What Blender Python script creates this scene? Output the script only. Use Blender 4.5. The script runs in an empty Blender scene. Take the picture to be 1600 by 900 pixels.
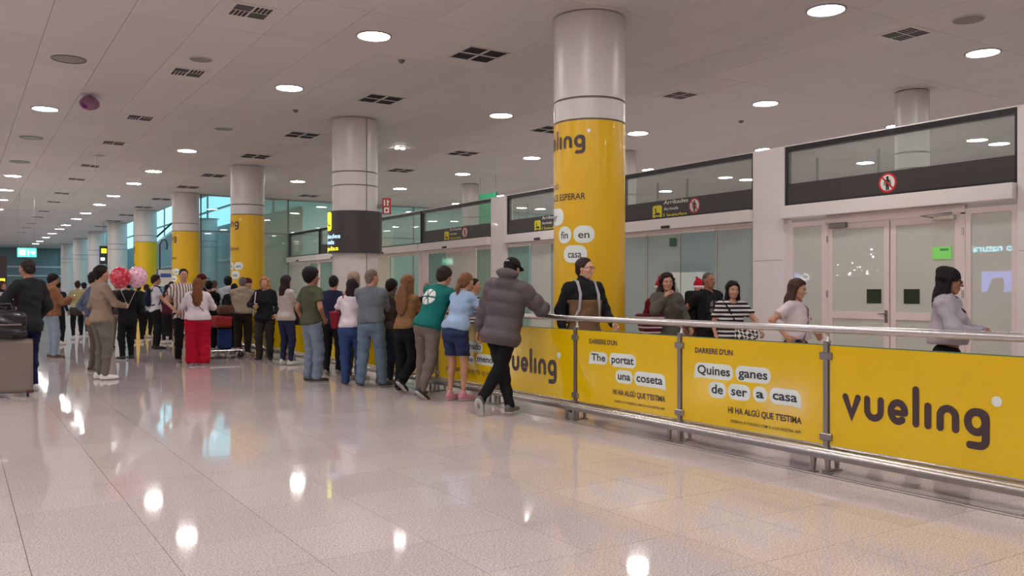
import bpy, math, random
import numpy as np
from mathutils import Vector, Matrix
random.seed(4)
# ------------------------------------------------------------------ camera, world, exposure
SC = bpy.context.scene
COL = SC.collection
YAW = math.radians(32.7); SY = math.sin(YAW); CY = math.cos(YAW)
FPX = 1350.0; CAMH = 1.38; HZ = 456.0
cd = bpy.data.cameras.new('camera'); cam = bpy.data.objects.new('camera', cd); COL.objects.link(cam)
cd.sensor_width = 36.0; cd.lens = 36.0 * FPX / 1600.0; cd.shift_y = (HZ - 450.0) / 1600.0
cd.clip_start = 0.05; cd.clip_end = 400
cam.location = (0, 0, CAMH); cam.rotation_euler = (math.pi / 2, 0, -YAW)
SC.camera = cam
w = bpy.data.worlds.new('world'); SC.world = w; w.use_nodes = True
bg = w.node_tree.nodes['Background']; bg.inputs[0].default_value = (0.36, 0.74, 0.86, 1); bg.inputs[1].default_value = 1.15
SC.view_settings.view_transform = 'Standard'; SC.view_settings.look = 'None'
SC.view_settings.exposure = 0.62; SC.view_settings.gamma = 1.0
SC.view_settings.use_curve_mapping = False
LAMP = 62.0      # strength of the round ceiling lamps
LAMPCOL = (1.0, 0.955, 0.935)
H = 5.15         # ceiling height
XW = 11.4        # front face of the door partition
XB = 5.64        # line of the barrier

# ------------------------------------------------------------------ helpers
def lin(c):
    return tuple(((x / 12.92) if x <= 0.04045 else ((x + 0.055) / 1.055) ** 2.4) for x in c)
def rgb(r, g, b): return lin((r / 255., g / 255., b / 255.))
MATS = {}
def mat(name, col, rough=0.6, metal=0.0, coat=0.0, emis=None, estr=0.0, bump=0.0, bscale=60.0, var=0.0, vscale=4.0, spec=0.5, sheen=0.0):
    if name in MATS: return MATS[name]
    m = bpy.data.materials.new(name); m.use_nodes = True; nt = m.node_tree; b = nt.nodes['Principled BSDF']
    b.inputs['Base Color'].default_value = (*col, 1); b.inputs['Roughness'].default_value = rough
    b.inputs['Metallic'].default_value = metal; b.inputs['Coat Weight'].default_value = coat
    b.inputs['Coat Roughness'].default_value = 0.04; b.inputs['Specular IOR Level'].default_value = spec
    if sheen: b.inputs['Sheen Weight'].default_value = sheen
    if emis: b.inputs['Emission Color'].default_value = (*emis, 1); b.inputs['Emission Strength'].default_value = estr
    tc = None
    if bump or var:
        tc = nt.nodes.new('ShaderNodeTexCoord')
    if bump:
        n = nt.nodes.new('ShaderNodeTexNoise'); n.inputs['Scale'].default_value = bscale; n.inputs['Detail'].default_value = 2
        bp = nt.nodes.new('ShaderNodeBump'); bp.inputs['Strength'].default_value = bump; bp.inputs['Distance'].default_value = 0.01
        nt.links.new(tc.outputs['Object'], n.inputs['Vector']); nt.links.new(n.outputs[0], bp.inputs['Height'])
        nt.links.new(bp.outputs[0], b.inputs['Normal'])
    if var:
        n = nt.nodes.new('ShaderNodeTexNoise'); n.inputs['Scale'].default_value = vscale; n.inputs['Detail'].default_value = 3
        r = nt.nodes.new('ShaderNodeMapRange'); r.inputs['To Min'].default_value = 1 - var; r.inputs['To Max'].default_value = 1 + var
        mx = nt.nodes.new('ShaderNodeVectorMath'); mx.operation = 'SCALE'; mx.inputs[0].default_value = col
        nt.links.new(tc.outputs['Object'], n.inputs['Vector']); nt.links.new(n.outputs[0], r.inputs[0])
        nt.links.new(r.outputs[0], mx.inputs['Scale']); nt.links.new(mx.outputs[0], b.inputs['Base Color'])
    MATS[name] = m; return m
def glass_mat(name, tint, body, bodyfac, rough=0.02, ior=1.45):
    """thin pane: part see-through, part milky body, Fresnel reflection on top"""
    if name in MATS: return MATS[name]
    m = bpy.data.materials.new(name); m.use_nodes = True; nt = m.node_tree; nt.nodes.clear()
    N = nt.nodes.new; L = nt.links.new
    out = N('ShaderNodeOutputMaterial'); tr = N('ShaderNodeBsdfTransparent'); tr.inputs[0].default_value = (*tint, 1)
    df = N('ShaderNodeBsdfDiffuse'); df.inputs[0].default_value = (*body, 1)
    gl = N('ShaderNodeBsdfGlossy'); gl.inputs['Roughness'].default_value = rough; gl.inputs[0].default_value = (1, 1, 1, 1)
    m1 = N('ShaderNodeMixShader'); m1.inputs[0].default_value = bodyfac
    lw = N('ShaderNodeLayerWeight'); pw_ = N('ShaderNodeMath'); pw_.operation = 'POWER'; pw_.inputs[1].default_value = 4.5
    fr = N('ShaderNodeMath'); fr.operation = 'MULTIPLY_ADD'; fr.inputs[1].default_value = .85; fr.inputs[2].default_value = .055
    lw.inputs['Blend'].default_value = .5; L(lw.outputs['Facing'], pw_.inputs[0]); L(pw_.outputs[0], fr.inputs[0])
    m2 = N('ShaderNodeMixShader')
    L(tr.outputs[0], m1.inputs[1]); L(df.outputs[0], m1.inputs[2])
    L(fr.outputs[0], m2.inputs[0]); L(m1.outputs[0], m2.inputs[1]); L(gl.outputs[0], m2.inputs[2]); L(m2.outputs[0], out.inputs[0])
    MATS[name] = m; return m

class MB:
    def __init__(s): s.v = []; s.f = []
    def add(s, vs, fs):
        o = len(s.v); s.v.extend([tuple(p) for p in vs]); s.f.extend([tuple(i + o for i in f) for f in fs]); return s
    def box(s, x0, x1, y0, y1, z0, z1, faces='xXyYzZ'):
        vs = [(x0,y0,z0),(x1,y0,z0),(x1,y1,z0),(x0,y1,z0),(x0,y0,z1),(x1,y0,z1),(x1,y1,z1),(x0,y1,z1)]
        F = {'z':(0,3,2,1),'Z':(4,5,6,7),'y':(0,1,5,4),'X':(1,2,6,5),'Y':(2,3,7,6),'x':(3,0,4,7)}
        return s.add(vs, [F[k] for k in faces])
    def rbox(s, x0, x1, y0, y1, z0, z1, r=0.01):
        """box with chamfered edges"""
        import itertools
        vs = []; idx = {}
        xs = (x0, x1); ys = (y0, y1); zs = (z0, z1)
        for a, b, c in itertools.product((0,1),(0,1),(0,1)):
            sx = r if a == 0 else -r; sy = r if b == 0 else -r; sz = r if c == 0 else -r
            for k in range(3):
                p = [xs[a] + sx, ys[b] + sy, zs[c] + sz]
                p[k] = (xs[a], ys[b], zs[c])[k]
                idx[(a,b,c,k)] = len(vs); vs.append(tuple(p))
        fs = []
        g = lambda a,b,c,k: idx[(a,b,c,k)]
        for a in (0,1): fs.append([g(a,0,0,0),g(a,1,0,0),g(a,1,1,0),g(a,0,1,0)])
        for b in (0,1): fs.append([g(0,b,0,1),g(1,b,0,1),g(1,b,1,1),g(0,b,1,1)])
        for c in (0,1): fs.append([g(0,0,c,2),g(1,0,c,2),g(1,1,c,2),g(0,1,c,2)])
        for a in (0,1):
            for b in (0,1): fs.append([g(a,b,0,0),g(a,b,1,0),g(a,b,1,1),g(a,b,0,1)])
        for a in (0,1):
            for c in (0,1): fs.append([g(a,0,c,0),g(a,1,c,0),g(a,1,c,2),g(a,0,c,2)])
        for b in (0,1):
            for c in (0,1): fs.append([g(0,b,c,1),g(1,b,c,1),g(1,b,c,2),g(0,b,c,2)])
        for a,b,c in itertools.product((0,1),(0,1),(0,1)): fs.append([g(a,b,c,0),g(a,b,c,1),g(a,b,c,2)])
        cx = Vector(((x0+x1)/2,(y0+y1)/2,(z0+z1)/2)); out = []
        for f in fs:
            ps = [Vector(vs[i]) for i in f]; n = (ps[1]-ps[0]).cross(ps[2]-ps[0]); c = sum(ps, Vector())/len(ps)
            out.append(f if n.dot(c-cx) > 0 else f[::-1])
        return s.add(vs, out)
    def lathe(s, prof, n=24, c=(0,0,0), caps=True, a0=0.0, a1=2*math.pi):
        full = abs(a1 - a0 - 2*math.pi) < 1e-6; m = n if full else n + 1
        vs = []
        for (r, z) in prof:
            for i in range(m):
                a = a0 + (a1 - a0) * i / n
                vs.append((c[0] + r*math.cos(a), c[1] + r*math.sin(a), c[2] + z))
        fs = []
        for j in range(len(prof)-1):
            for i in range(n):
                k = (i+1) % m
                fs.append((j*m+i, j*m+k, (j+1)*m+k, (j+1)*m+i))
        if caps and full:
            fs.append(tuple(range(n-1,-1,-1))); q = (len(prof)-1)*m; fs.append(tuple(range(q, q+n)))
        return s.add(vs, fs)
    def tube(s, pts, r, n=10, caps=True):
        pts = [Vector(p) for p in pts]; rs = r if isinstance(r, (list, tuple)) else [r]*len(pts)
        up = None; rings = []
        for i, p in enumerate(pts):
            t = (pts[min(i+1, len(pts)-1)] - pts[max(i-1, 0)]).normalized()
            if up is None:
                up = Vector((0,0,1)) if abs(t.z) < 0.9 else Vector((1,0,0))
            a = t.cross(up).normalized(); b = a.cross(t).normalized(); up = b
            rings.append([p + (a*math.cos(2*math.pi*k/n) + b*math.sin(2*math.pi*k/n))*rs[i] for k in range(n)])
        vs = [q for R in rings for q in R]; fs = []
        for i in range(len(pts)-1):
            for k in range(n):
                k2 = (k+1) % n; fs.append((i*n+k, i*n+k2, (i+1)*n+k2, (i+1)*n+k))
        if caps: fs.append(tuple(range(n-1,-1,-1))); q = (len(pts)-1)*n; fs.append(tuple(range(q, q+n)))
        return s.add(vs, fs)
    def ball(s, c, r, n=12, m=8):
        if not isinstance(r, (tuple, list)): r = (r, r, r)
        vs = []; fs = []
        for j in range(1, m):
            t = math.pi*j/m
            for i in range(n):
                a = 2*math.pi*i/n; vs.append((c[0]+r[0]*math.sin(t)*math.cos(a), c[1]+r[1]*math.sin(t)*math.sin(a), c[2]+r[2]*math.cos(t)))
        top = len(vs); vs.append((c[0],c[1],c[2]+r[2])); vs.append((c[0],c[1],c[2]-r[2]))
        for j in range(m-2):
            for i in range(n):
                k=(i+1)%n; fs.append((j*n+i,(j+1)*n+i,(j+1)*n+k,j*n+k))
        for i in range(n):
            k=(i+1)%n; fs.append((top,i,k)); fs.append((top+1,(m-2)*n+k,(m-2)*n+i))
        return s.add(vs, fs)
    def tf(s, M):
        s.v = [tuple(M @ Vector(p)) for p in s.v]; return s
    def mesh(s, name, m, smooth=False):
        me = bpy.data.meshes.new(name); me.from_pydata(s.v, [], s.f)
        if m: me.materials.append(m)
        if smooth:
            me.polygons.foreach_set('use_smooth', [True]*len(me.polygons))
            try: me.set_sharp_from_angle(angle=math.radians(40))
            except Exception: pass
        me.update(); return me
    def build(s, name, m, parent=None, loc=None, smooth=False, kind=None):
        return link(name, s.mesh(name, m, smooth), parent, loc, kind)
def link(name, me, parent=None, loc=None, kind=None):
    o = bpy.data.objects.new(name, me); COL.objects.link(o)
    if parent: o.parent = parent
    if loc: o.location = loc
    if kind: o['kind'] = kind
    return o
def tag(o, label, cat, group=None):
    o['label'] = label; o['category'] = cat
    if group: o['group'] = group
    return o
def thing(name, label, cat, loc=(0,0,0), rz=0.0, group=None):
    o = bpy.data.objects.new(name, None); COL.objects.link(o); o.location = loc; o.rotation_euler = (0,0,rz)
    return tag(o, label, cat, group)
def struct(name, loc=(0,0,0)):
    o = bpy.data.objects.new(name, None); COL.objects.link(o); o.location = loc; o['kind'] = 'structure'; return o
def kids(o): return [c for c in bpy.data.objects if c.parent == o]
def copy_tree(o, loc, rz=None, label=None, group=None, par=None, children=None):
    c = o.copy(); COL.objects.link(c)
    if par: c.parent = par
    if loc is not None: c.location = loc
    if rz is not None: c.rotation_euler = (0,0,rz)
    if label: c['label'] = label
    if group: c['group'] = group
    for k in list(o.children):
        copy_tree(k, None, par=c)
    return c
def text_mb(s, height, width=None, bold=0.0, align='L'):
    """flat lettering in the xy plane; cap height = height; optionally squeezed to width"""
    cu = bpy.data.curves.new('t', 'FONT'); cu.body = s; cu.size = 1.0; cu.resolution_u = 3; cu.offset = bold
    ob = bpy.data.objects.new('t', cu); COL.objects.link(ob)
    dg = bpy.context.evaluated_depsgraph_get(); me = bpy.data.meshes.new_from_object(ob.evaluated_get(dg))
    v = [tuple(p.co) for p in me.vertices]; f = [tuple(p.vertices) for p in me.polygons]
    bpy.data.objects.remove(ob); bpy.data.curves.remove(cu); bpy.data.meshes.remove(me)
    x0 = min(p[0] for p in v); x1 = max(p[0] for p in v)
    k = height / 0.72; kx = (width / (x1 - x0)) if width else k
    m = MB(); m.v = [((p[0]-x0)*kx, p[1]*k, 0.0) for p in v]; m.f = f; m.w = (x1-x0)*kx
    return m
def stroke(m, pts, r):
    """one round-ended ribbon along pts; each further ribbon of a mark lies a hair proud of the last"""
    z = getattr(m, 'lift', 0.0); m.lift = z + .0003
    closed = len(pts) > 3 and math.hypot(pts[0][0]-pts[-1][0], pts[0][1]-pts[-1][1]) < 1e-6
    if closed: pts = pts[:-1]
    n = len(pts)
    if n == 1:
        m.add([(pts[0][0]+r*math.cos(2*math.pi*k/16), pts[0][1]+r*math.sin(2*math.pi*k/16), z) for k in range(16)], [tuple(range(16))]); return
    L_, R_ = [], []
    for i, p in enumerate(pts):
        a = pts[(i-1) % n] if (closed or i) else None; b = pts[(i+1) % n] if (closed or i < n-1) else None
        ns = []
        for q0, q1 in ((a, p), (p, b)):
            if q0 and q1:
                dx, dy = q1[0]-q0[0], q1[1]-q0[1]; l = math.hypot(dx, dy) or 1; ns.append((-dy/l, dx/l))
        nx = sum(q[0] for q in ns); ny = sum(q[1] for q in ns); l = math.hypot(nx, ny) or 1; nx /= l; ny /= l
        c = max(.5, nx*ns[0][0]+ny*ns[0][1]); f = r/c
        L_.append((p[0]+nx*f, p[1]+ny*f, z)); R_.append((p[0]-nx*f, p[1]-ny*f, z))
    o = n if not closed else 0
    fs = []
    for i in range(n if closed else n-1):
        k = (i+1) % n; fs.append((n+i, n+k, k, i))
    base = len(m.v); m.add(L_+R_, fs)
    if not closed:
        for i, j in ((0, 1), (n-1, n-2)):
            a0 = math.atan2(pts[i][1]-pts[j][1], pts[i][0]-pts[j][0]); p = pts[i]
            m.add([(p[0]+r*math.cos(a0-math.pi/2+math.pi*k/10), p[1]+r*math.sin(a0-math.pi/2+math.pi*k/10), z) for k in range(11)], [tuple(range(11))])
def rrect_mb(w_, h_, r=.03):
    p = []
    for cx, cy, a in ((w_-r, h_-r, 0), (r, h_-r, 90), (r, r, 180), (w_-r, r, 270)): p += arc(cx, cy, r, r, a, a+90, 4)
    m = MB(); xs = [w_*i/8 for i in range(9)]
    for x0, x1 in zip(xs[:-1], xs[1:]):
        e = lambda x: 0 if r <= x <= w_-r else r - math.sqrt(max(0, r*r-(r-min(x, w_-x))**2))
        m.add([(x0,e(x0),0),(x1,e(x1),0),(x1,h_-e(x1),0),(x0,h_-e(x0),0)], [(0,1,2,3)])
    return m
def arc(cx, cy, rx, ry, a0, a1, n=14):
    return [(cx+rx*math.cos(math.radians(a0+(a1-a0)*i/n)), cy+ry*math.sin(math.radians(a0+(a1-a0)*i/n))) for i in range(n+1)]
def logo_mb(xh):
    m = MB(); r = .142
    stroke(m, [(.13,.87),(.43,.13),(.73,.87)], r)
    stroke(m, [(1.16,.87)]+arc(1.47,.44,.31,.31,180,360)+[(1.78,.87)], r)
    stroke(m, arc(2.535,.5,.305,.37,0,308,18), r); stroke(m, [(2.26,.47),(2.83,.47)], r*.82)
    stroke(m, [(3.3,.13),(3.3,1.45)], r); stroke(m, [(3.795,.13),(3.795,.87)], r)
    stroke(m, [(4.29,.13)]+arc(4.59,.57,.30,.30,180,0)+[(4.89,.13)], r)
    stroke(m, arc(5.68,.5,.33,.37,0,360,18), r)
    stroke(m, arc(5.80,.66,.22,.21,90,0,5)+[(6.02,.0)]+arc(5.78,-.12,.24,.24,0,-90,6)+[(5.44,-.36)], r)
    stroke(m, [(5.68,.87),(5.80,.87)], r)
    m.v = [(x*xh, y*xh, z) for x, y, z in m.v]; return m
def disc_mb(cx, cy, r, n=20):
    return MB().add([(cx+r*math.cos(2*math.pi*k/n), cy+r*math.sin(2*math.pi*k/n), 0) for k in range(n)], [tuple(range(n))])
def bubble_mb(w_, h_, tail=0, n=18):
    """rounded speech bubble, made of upright strips so that it can be bent round a column"""
    r = min(h_*.48, w_*.48); m = MB(); xs = sorted(set([r*(1-math.cos(math.pi/2*i/6)) for i in range(7)] + [w_-r*(1-math.cos(math.pi/2*i/6)) for i in range(7)] + [r+(w_-2*r)*i/n for i in range(n+1)]))
    ring = []
    for x in xs:
        e = 0 if r <= x <= w_-r else (r-x if x < r else x-(w_-r)); dy = r-math.sqrt(max(0, r*r-e*e)); ring.append((x, dy, h_-dy))
    for (a, b, c), (d, e, f) in zip(ring[:-1], ring[1:]): m.add([(a,b,0),(d,e,0),(d,f,0),(a,c,0)], [(0,1,2,3)])
    if tail == 1: m.add([(w_-r*1.2,0,.0003),(w_+.008,-.012,.0003),(w_,r*.9,.0003)], [(0,1,2)])
    if tail == -1: m.add([(0,r*.9,.0003),(-.012,-.008,.0003),(r*1.2,0,.0003)], [(0,1,2)])
    return m
def seen(x, y, z):
    d = x*SY + y*CY; l = x*CY - y*SY
    if d < 0.5: return None
    return 800 + FPX*l/d, HZ - (z-CAMH)*FPX/d, d

# ------------------------------------------------------------------ materials of the setting
def snapped_mat(name, col, px, py, ox, oy, speck, rough, dirt=0.0):
    """stone or panel colour, with a slight tone of its own for each piece of the px by py grid"""
    m = bpy.data.materials.new(name); m.use_nodes = True; nt = m.node_tree; b = nt.nodes['Principled BSDF']; N = nt.nodes.new; L = nt.links.new
    g = N('ShaderNodeNewGeometry')
    sub = N('ShaderNodeVectorMath'); sub.operation = 'SUBTRACT'; sub.inputs[1].default_value = (ox, oy, 0)
    div = N('ShaderNodeVectorMath'); div.operation = 'DIVIDE'; div.inputs[1].default_value = (px, py, 1000)
    fl = N('ShaderNodeVectorMath'); fl.operation = 'FLOOR'
    wn = N('ShaderNodeTexWhiteNoise')
    L(g.outputs['Position'], sub.inputs[0]); L(sub.outputs[0], div.inputs[0]); L(div.outputs[0], fl.inputs[0]); L(fl.outputs[0], wn.inputs['Vector'])
    r1 = N('ShaderNodeMapRange'); r1.inputs['To Min'].default_value = 0.955; r1.inputs['To Max'].default_value = 1.04
    L(wn.outputs['Value'], r1.inputs[0])
    val = r1.outputs[0]
    if speck:
        for sc, lo, hi, mn, mx_ in ((260, .35, .65, 1-speck, 1+speck*.7), (90, .3, .7, 1-speck*.6, 1+speck*.5)):
            n1 = N('ShaderNodeTexNoise'); n1.inputs['Scale'].default_value = sc; n1.inputs['Detail'].default_value = 1
            L(g.outputs['Position'], n1.inputs['Vector'])
            r2 = N('ShaderNodeMapRange'); r2.inputs['From Min'].default_value = lo; r2.inputs['From Max'].default_value = hi
            r2.inputs['To Min'].default_value = mn; r2.inputs['To Max'].default_value = mx_
            L(n1.outputs[0], r2.inputs[0]); mu = N('ShaderNodeMath'); mu.operation = 'MULTIPLY'; L(val, mu.inputs[0]); L(r2.outputs[0], mu.inputs[1]); val = mu.outputs[0]
    if dirt:
        n1 = N('ShaderNodeTexNoise'); n1.inputs['Scale'].default_value = .7; n1.inputs['Detail'].default_value = 3
        L(g.outputs['Position'], n1.inputs['Vector'])
        r2 = N('ShaderNodeMapRange'); r2.inputs['To Min'].default_value = 1-dirt; r2.inputs['To Max'].default_value = 1+dirt
        L(n1.outputs[0], r2.inputs[0]); mu = N('ShaderNodeMath'); mu.operation = 'MULTIPLY'; L(val, mu.inputs[0]); L(r2.outputs[0], mu.inputs[1]); val = mu.outputs[0]
        r3 = N('ShaderNodeMapRange'); r3.inputs['To Min'].default_value = rough*.7; r3.inputs['To Max'].default_value = rough*1.5
        L(n1.outputs[0], r3.inputs[0]); L(r3.outputs[0], b.inputs['Roughness'])
    else: b.inputs['Roughness'].default_value = rough
    sc_ = N('ShaderNodeVectorMath'); sc_.operation = 'SCALE'; sc_.inputs[0].default_value = col; L(val, sc_.inputs['Scale']); L(sc_.outputs[0], b.inputs['Base Color'])
    return m
TP = .628; TX0 = .304; TY0 = 3.64
PX = .905; PY = 1.81; PX0 = 1.06; PY0 = 9.0
M_floor = snapped_mat('polished granite', (.62,.535,.525), TP, TP, TX0, TY0, .50, .05, .05)
M_floor.node_tree.nodes['Principled BSDF'].inputs['Specular IOR Level'].default_value = .32
M_ceil = snapped_mat('ceiling panel paint', (.66,.62,.60), PX, PY, PX0, PY0, 0, .55, .03)
M_grout = mat('grout', rgb(120,102,94), .8)
M_void = mat('dark ceiling void', (.22,.20,.19), .9)
M_white = mat('white lacquer', rgb(234,227,226), .22, coat=.3, var=.02)
M_colw = mat('column plaster', rgb(204,197,193), .35, var=.03, vscale=2)
M_joint = mat('joint grey', rgb(128,120,114), .7)
M_black = mat('black frame', rgb(24,22,24), .35)
M_sign = mat('sign charcoal', rgb(58,52,52), .4)
M_chrome = mat('brushed steel', (.60,.58,.57), .27, metal=1.0)
M_steel = mat('satin steel', (.34,.31,.30), .34, metal=1.0)
M_yel = mat('yellow print under glass', rgb(232,193,6), .12, coat=.4)
M_yelc = mat('yellow column wrap', rgb(222,176,18), .3, coat=.12)
M_ink = mat('dark brown print', rgb(72,54,58), .3)
M_inkb = mat('near black print', rgb(36,44,50), .3)
M_bub = mat('pale bubble print', rgb(226,236,232), .2)
M_edge = mat('green glass edge', rgb(96,124,84), .2)
M_lamp = mat('lamp diffuser', (.9,.9,.9), .5, emis=LAMPCOL, estr=LAMP)
M_lampf = mat('lamp rim', rgb(150,146,142), .4)
M_off = mat('unlit lamp lens', rgb(118,112,106), .3)
M_dark = mat('vent dark', rgb(48,42,42), .7)
M_grey = mat('plastic grey', rgb(120,116,112), .5)
M_gA = glass_mat('satin door glass', (.8,.85,.8), rgb(212,214,206), .88, .015, 1.5)
M_gB = glass_mat('frosted sliding glass', (.75,.85,.82), rgb(176,190,186), .78, .015, 1.5)
M_gC = glass_mat('greenish sliding glass', (.66,.85,.80), rgb(152,182,172), .72, .015, 1.5)
M_gT = glass_mat('clear transom glass', (.88,.92,.90), rgb(190,200,195), .16, .01, 1.5)
M_gW = glass_mat('green tinted glazing', (.70,.80,.74), rgb(178,196,180), .6, .01, 1.5)
M_gK = glass_mat('clear atrium glazing', (.82,.93,.95), rgb(150,190,190), .06, .01, 1.5)
M_teal = mat('teal panel', rgb(128,152,156), .5)
M_wall = mat('plain wall paint', rgb(176,170,164), .7, var=.02)

# ------------------------------------------------------------------ floor and ceiling, piece by piece
floor = MB().box(-9.2, 26, -10, 86, -.06, -.012).build('floor', M_grout, kind='structure')
xs = [TX0 + TP*k for k in range(-15, 41)]; ys = [TY0 + TP*k for k in range(-21, 131)]
cand = []; rest = MB()
for x in xs:
    for y in ys:
        cx, cy = x+TP/2, y+TP/2; ok = False
        if cx > -.5 and cy > 1.5 and cx < 11.4:
            s_ = seen(cx, cy, 0)
            if s_ and -60 < s_[0] < 1660 and s_[1] < 935:
                if not (cx > 5.9 and cy > 3): ok = True; cand.append((s_[2], x, y))
        if not ok and -9.2 < x and x < 25.2: rest.box(x+.0015, x+TP-.0015, y+.0015, y+TP-.0015, -.012, 0, 'xXyYZ')
cand.sort(); tm = MB().box(.0015, TP-.0015, .0015, TP-.0015, -.012, 0).mesh('floor_tile', M_floor)
for d, x, y in cand[:300]: link('floor_tile', tm, floor, (x, y, 0))
for d, x, y in cand[300:]: rest.box(x+.0015, x+TP-.0015, y+.0015, y+TP-.0015, -.012, 0, 'xXyYZ')
rest.build('floor_tile', M_floor, floor, kind='stuff')

ceil = MB().box(-9.2, 7.9, -10, 86, H+.02, H+.12).box(7.9, 26, -10, 34.6, H+.02, H+.12).build('ceiling', M_void, kind='structure')
cand = []; rest = MB(); g = .003
for k in range(-12, 28):
    x = PX0 + PX*k
    for j in range(-11, 43):
        y = PY0 + PY*j; x1 = x + PX; y1 = y + PY
        if y > 34.4 and x > 7.9: continue
        if x > 7.9 and y1 > 34.58: y1 = 34.58
        if y1 > 34.6 and x1 > 7.9:
            if y >= 34.6: x1 = 7.9
            elif x < 7.9: pass
            else: y1 = 34.58
        if y >= 34.6 and x1 > 7.9: x1 = 7.9
        if x < -9.2 or y1 > 86: continue
        s_ = seen((x+x1)/2, (y+y1)/2, H)
        if s_ and -90 < s_[0] < 1690 and s_[1] > -60 and abs(x1-x-PX) < 1e-6 and abs(y1-y-PY) < 1e-6: cand.append((s_[2], x, y))
        else: rest.box(x+g, x1-g, y+g, y1-g, H, H+.02, 'xXyYz')
cand.sort(); pm = MB().box(g, PX-g, g, PY-g, H, H+.02).mesh('ceiling_panel', M_ceil)
for d, x, y in cand[:300]: link('ceiling_panel', pm, ceil, (x, y, 0))
for d, x, y in cand[300:]: rest.box(x+g, x+PX-g, y+g, y+PY-g, H, H+.02, 'xXyYz')
rest.build('ceiling_panel', M_ceil, ceil, kind='stuff')

# ------------------------------------------------------------------ outer walls
wl = struct('wall_left'); MB().box(-9.4, -9.2, -10, 86, 0, H+.1).build('wall_surface', M_wall, wl)
wb = struct('wall_back'); MB().box(-9.4, 26.2, -10.2, -10, 0, H+.1).build('wall_surface', M_wall, wb)
wf = struct('wall_far')
MB().box(-9.4, 12, 86, 86.2, 0, 9).build('wall_surface', M_teal, wf)
for z in (2.72, 3.5): MB().box(-9, 12, 85.9, 86.01, z, z+.12).build('wall_rail', M_white, wf)
for k in range(8): MB().box(-8+2.6*k, -7.9+2.6*k, 85.92, 86.01, 0, H).build('mullion', M_teal, wf)
wo = struct('wall_corridor'); MB().box(26, 26.2, -10, 34.6, 0, H+.1).build('wall_surface', M_wall, wo)
# glazed cross wall where the partition ends, and the daylit atrium beyond it
gw = struct('wall_glazed')
for x0, x1, m in ((7.93, 9.62, M_gK), (9.66, 11.34, M_gW), (11.40, 14.2, M_gW), (14.24, 17.0, M_gW), (17.04, 19.8, M_gW), (19.84, 22.6, M_gW), (22.64, 26, M_gW)):
    MB().box(x0, x1, 34.60, 34.63, 0, 3.72).build('glass_panel', m, gw)
    MB().box(x0, x1, 34.60, 34.63, 3.75, H).build('glass_panel', m, gw)
MB().box(7.9, 26, 34.585, 34.645, 3.715, 3.755).build('glazing_bar', M_grey, gw)
MB().box(7.88, 26.2, 34.59, 34.72, H-.04, H+.6).build('head_light_seal', M_wall, gw)  # added to close the slot above the glass where daylight leaked in
for x in (7.9, 9.62, 11.34, 14.2, 17.0, 19.8, 22.6): MB().box(x, x+.045, 34.585, 34.645, 0, H).build('mullion', M_grey, gw)
aw = struct('wall_atrium'); MB().box(11.8, 12.0, 34.7, 86, 0, 4.9).build('wall_surface', M_teal, aw)
MB().box(11.78, 11.84, 34.7, 86, 5.80, 5.90).build('roof_beam', M_grey, aw)
MB().box(11.7, 11.8, 34.7, 86, 3.0, 3.06).build('wall_rail', M_white, aw)
for y in range(38, 86, 6): MB().box(11.78, 11.86, y, y+.1, 4.9, 9).build('mullion', M_grey, aw)
MB().box(7.86, 7.92, 34.6, 86, H, H+1.6).build('void_edge', M_wall, aw)
st = thing('stair', 'grey inclined stair flight with black handrail rising behind the third yellow column', 'stair', (8.0, 45.0, 0))
m = MB(); m.add([(0,0,2.95),(2,0,4.72),(2,0,5.2),(0,0,3.52),(0,1.3,2.95),(2,1.3,4.72),(2,1.3,5.2),(0,1.3,3.52)], [(0,1,2,3),(7,6,5,4),(3,2,6,7),(0,4,5,1),(0,3,7,4),(1,5,6,2)]); m.build('stringer', mat('stair grey', rgb(150,150,160), .5), st)
MB().tube([(0,0,3.85),(2,0,5.85)], .045, 8).build('handrail', M_black, st)
for k in (0, 1): MB().tube([(.05+1.9*k,0,3.5+1.6*k),(.05+1.9*k,0,3.9+1.9*k)], .02, 6).build('baluster', M_black, st)
MB().box(1.5, 1.9, .2, 1.1, 0, 4.5).build('support', M_grey, st)
MB().box(-.1, .2, .2, 1.1, 0, 3.5).build('support', M_grey, st)

# ------------------------------------------------------------------ columns
XC = 7.35
def column(x, y, r, label, wrap, seam=None, group=None):
    t = thing('column', label, 'column', (x, y, 0), 0, group)
    m = M_yelc if wrap else M_colw
    MB().lathe([(r-.02, .01), (r-.02, H-.005)], 40).build('core', M_joint, t, smooth=True)
    MB().lathe([(r,.005),(r,3.665)], 48).build('wrap' if wrap else 'drum', m, t, smooth=True)
    MB().lathe([(r,3.69),(r,3.955)], 48).build('drum', M_colw, t, smooth=True)
    MB().lathe([(r,3.985),(r,H-.03)], 48).build('drum', M_colw, t, smooth=True)
    MB().lathe([(r+.10,H-.012),(r+.10,H-.001)], 48).build('collar', M_ceil, t, smooth=True)
    if seam is not None:
        a = seam; c, s_ = math.cos(a), math.sin(a)
        MB().tube([(c*r, s_*r, (3.69 if wrap else .02)), (c*r, s_*r, H-.03)], .011, 6).build('seam', M_joint, t)
    return t
def wrap_on(mb, t, r, mid, z, name, m, parent=None):
    """bend flat lettering round a column; its x = 0 sits at angle mid, reading left to right from outside"""
    rr = r
    vs = [((rr+c_)*math.cos(mid + x/rr), (rr+c_)*math.sin(mid + x/rr), z + y) for x, y, c_ in mb.v]
    q = MB(); q.v = vs; q.f = mb.f; return q.build(name, m, parent or t)
def subdiv_x(mb, step=.04): return mb
cols = []
RC = .492
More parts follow.
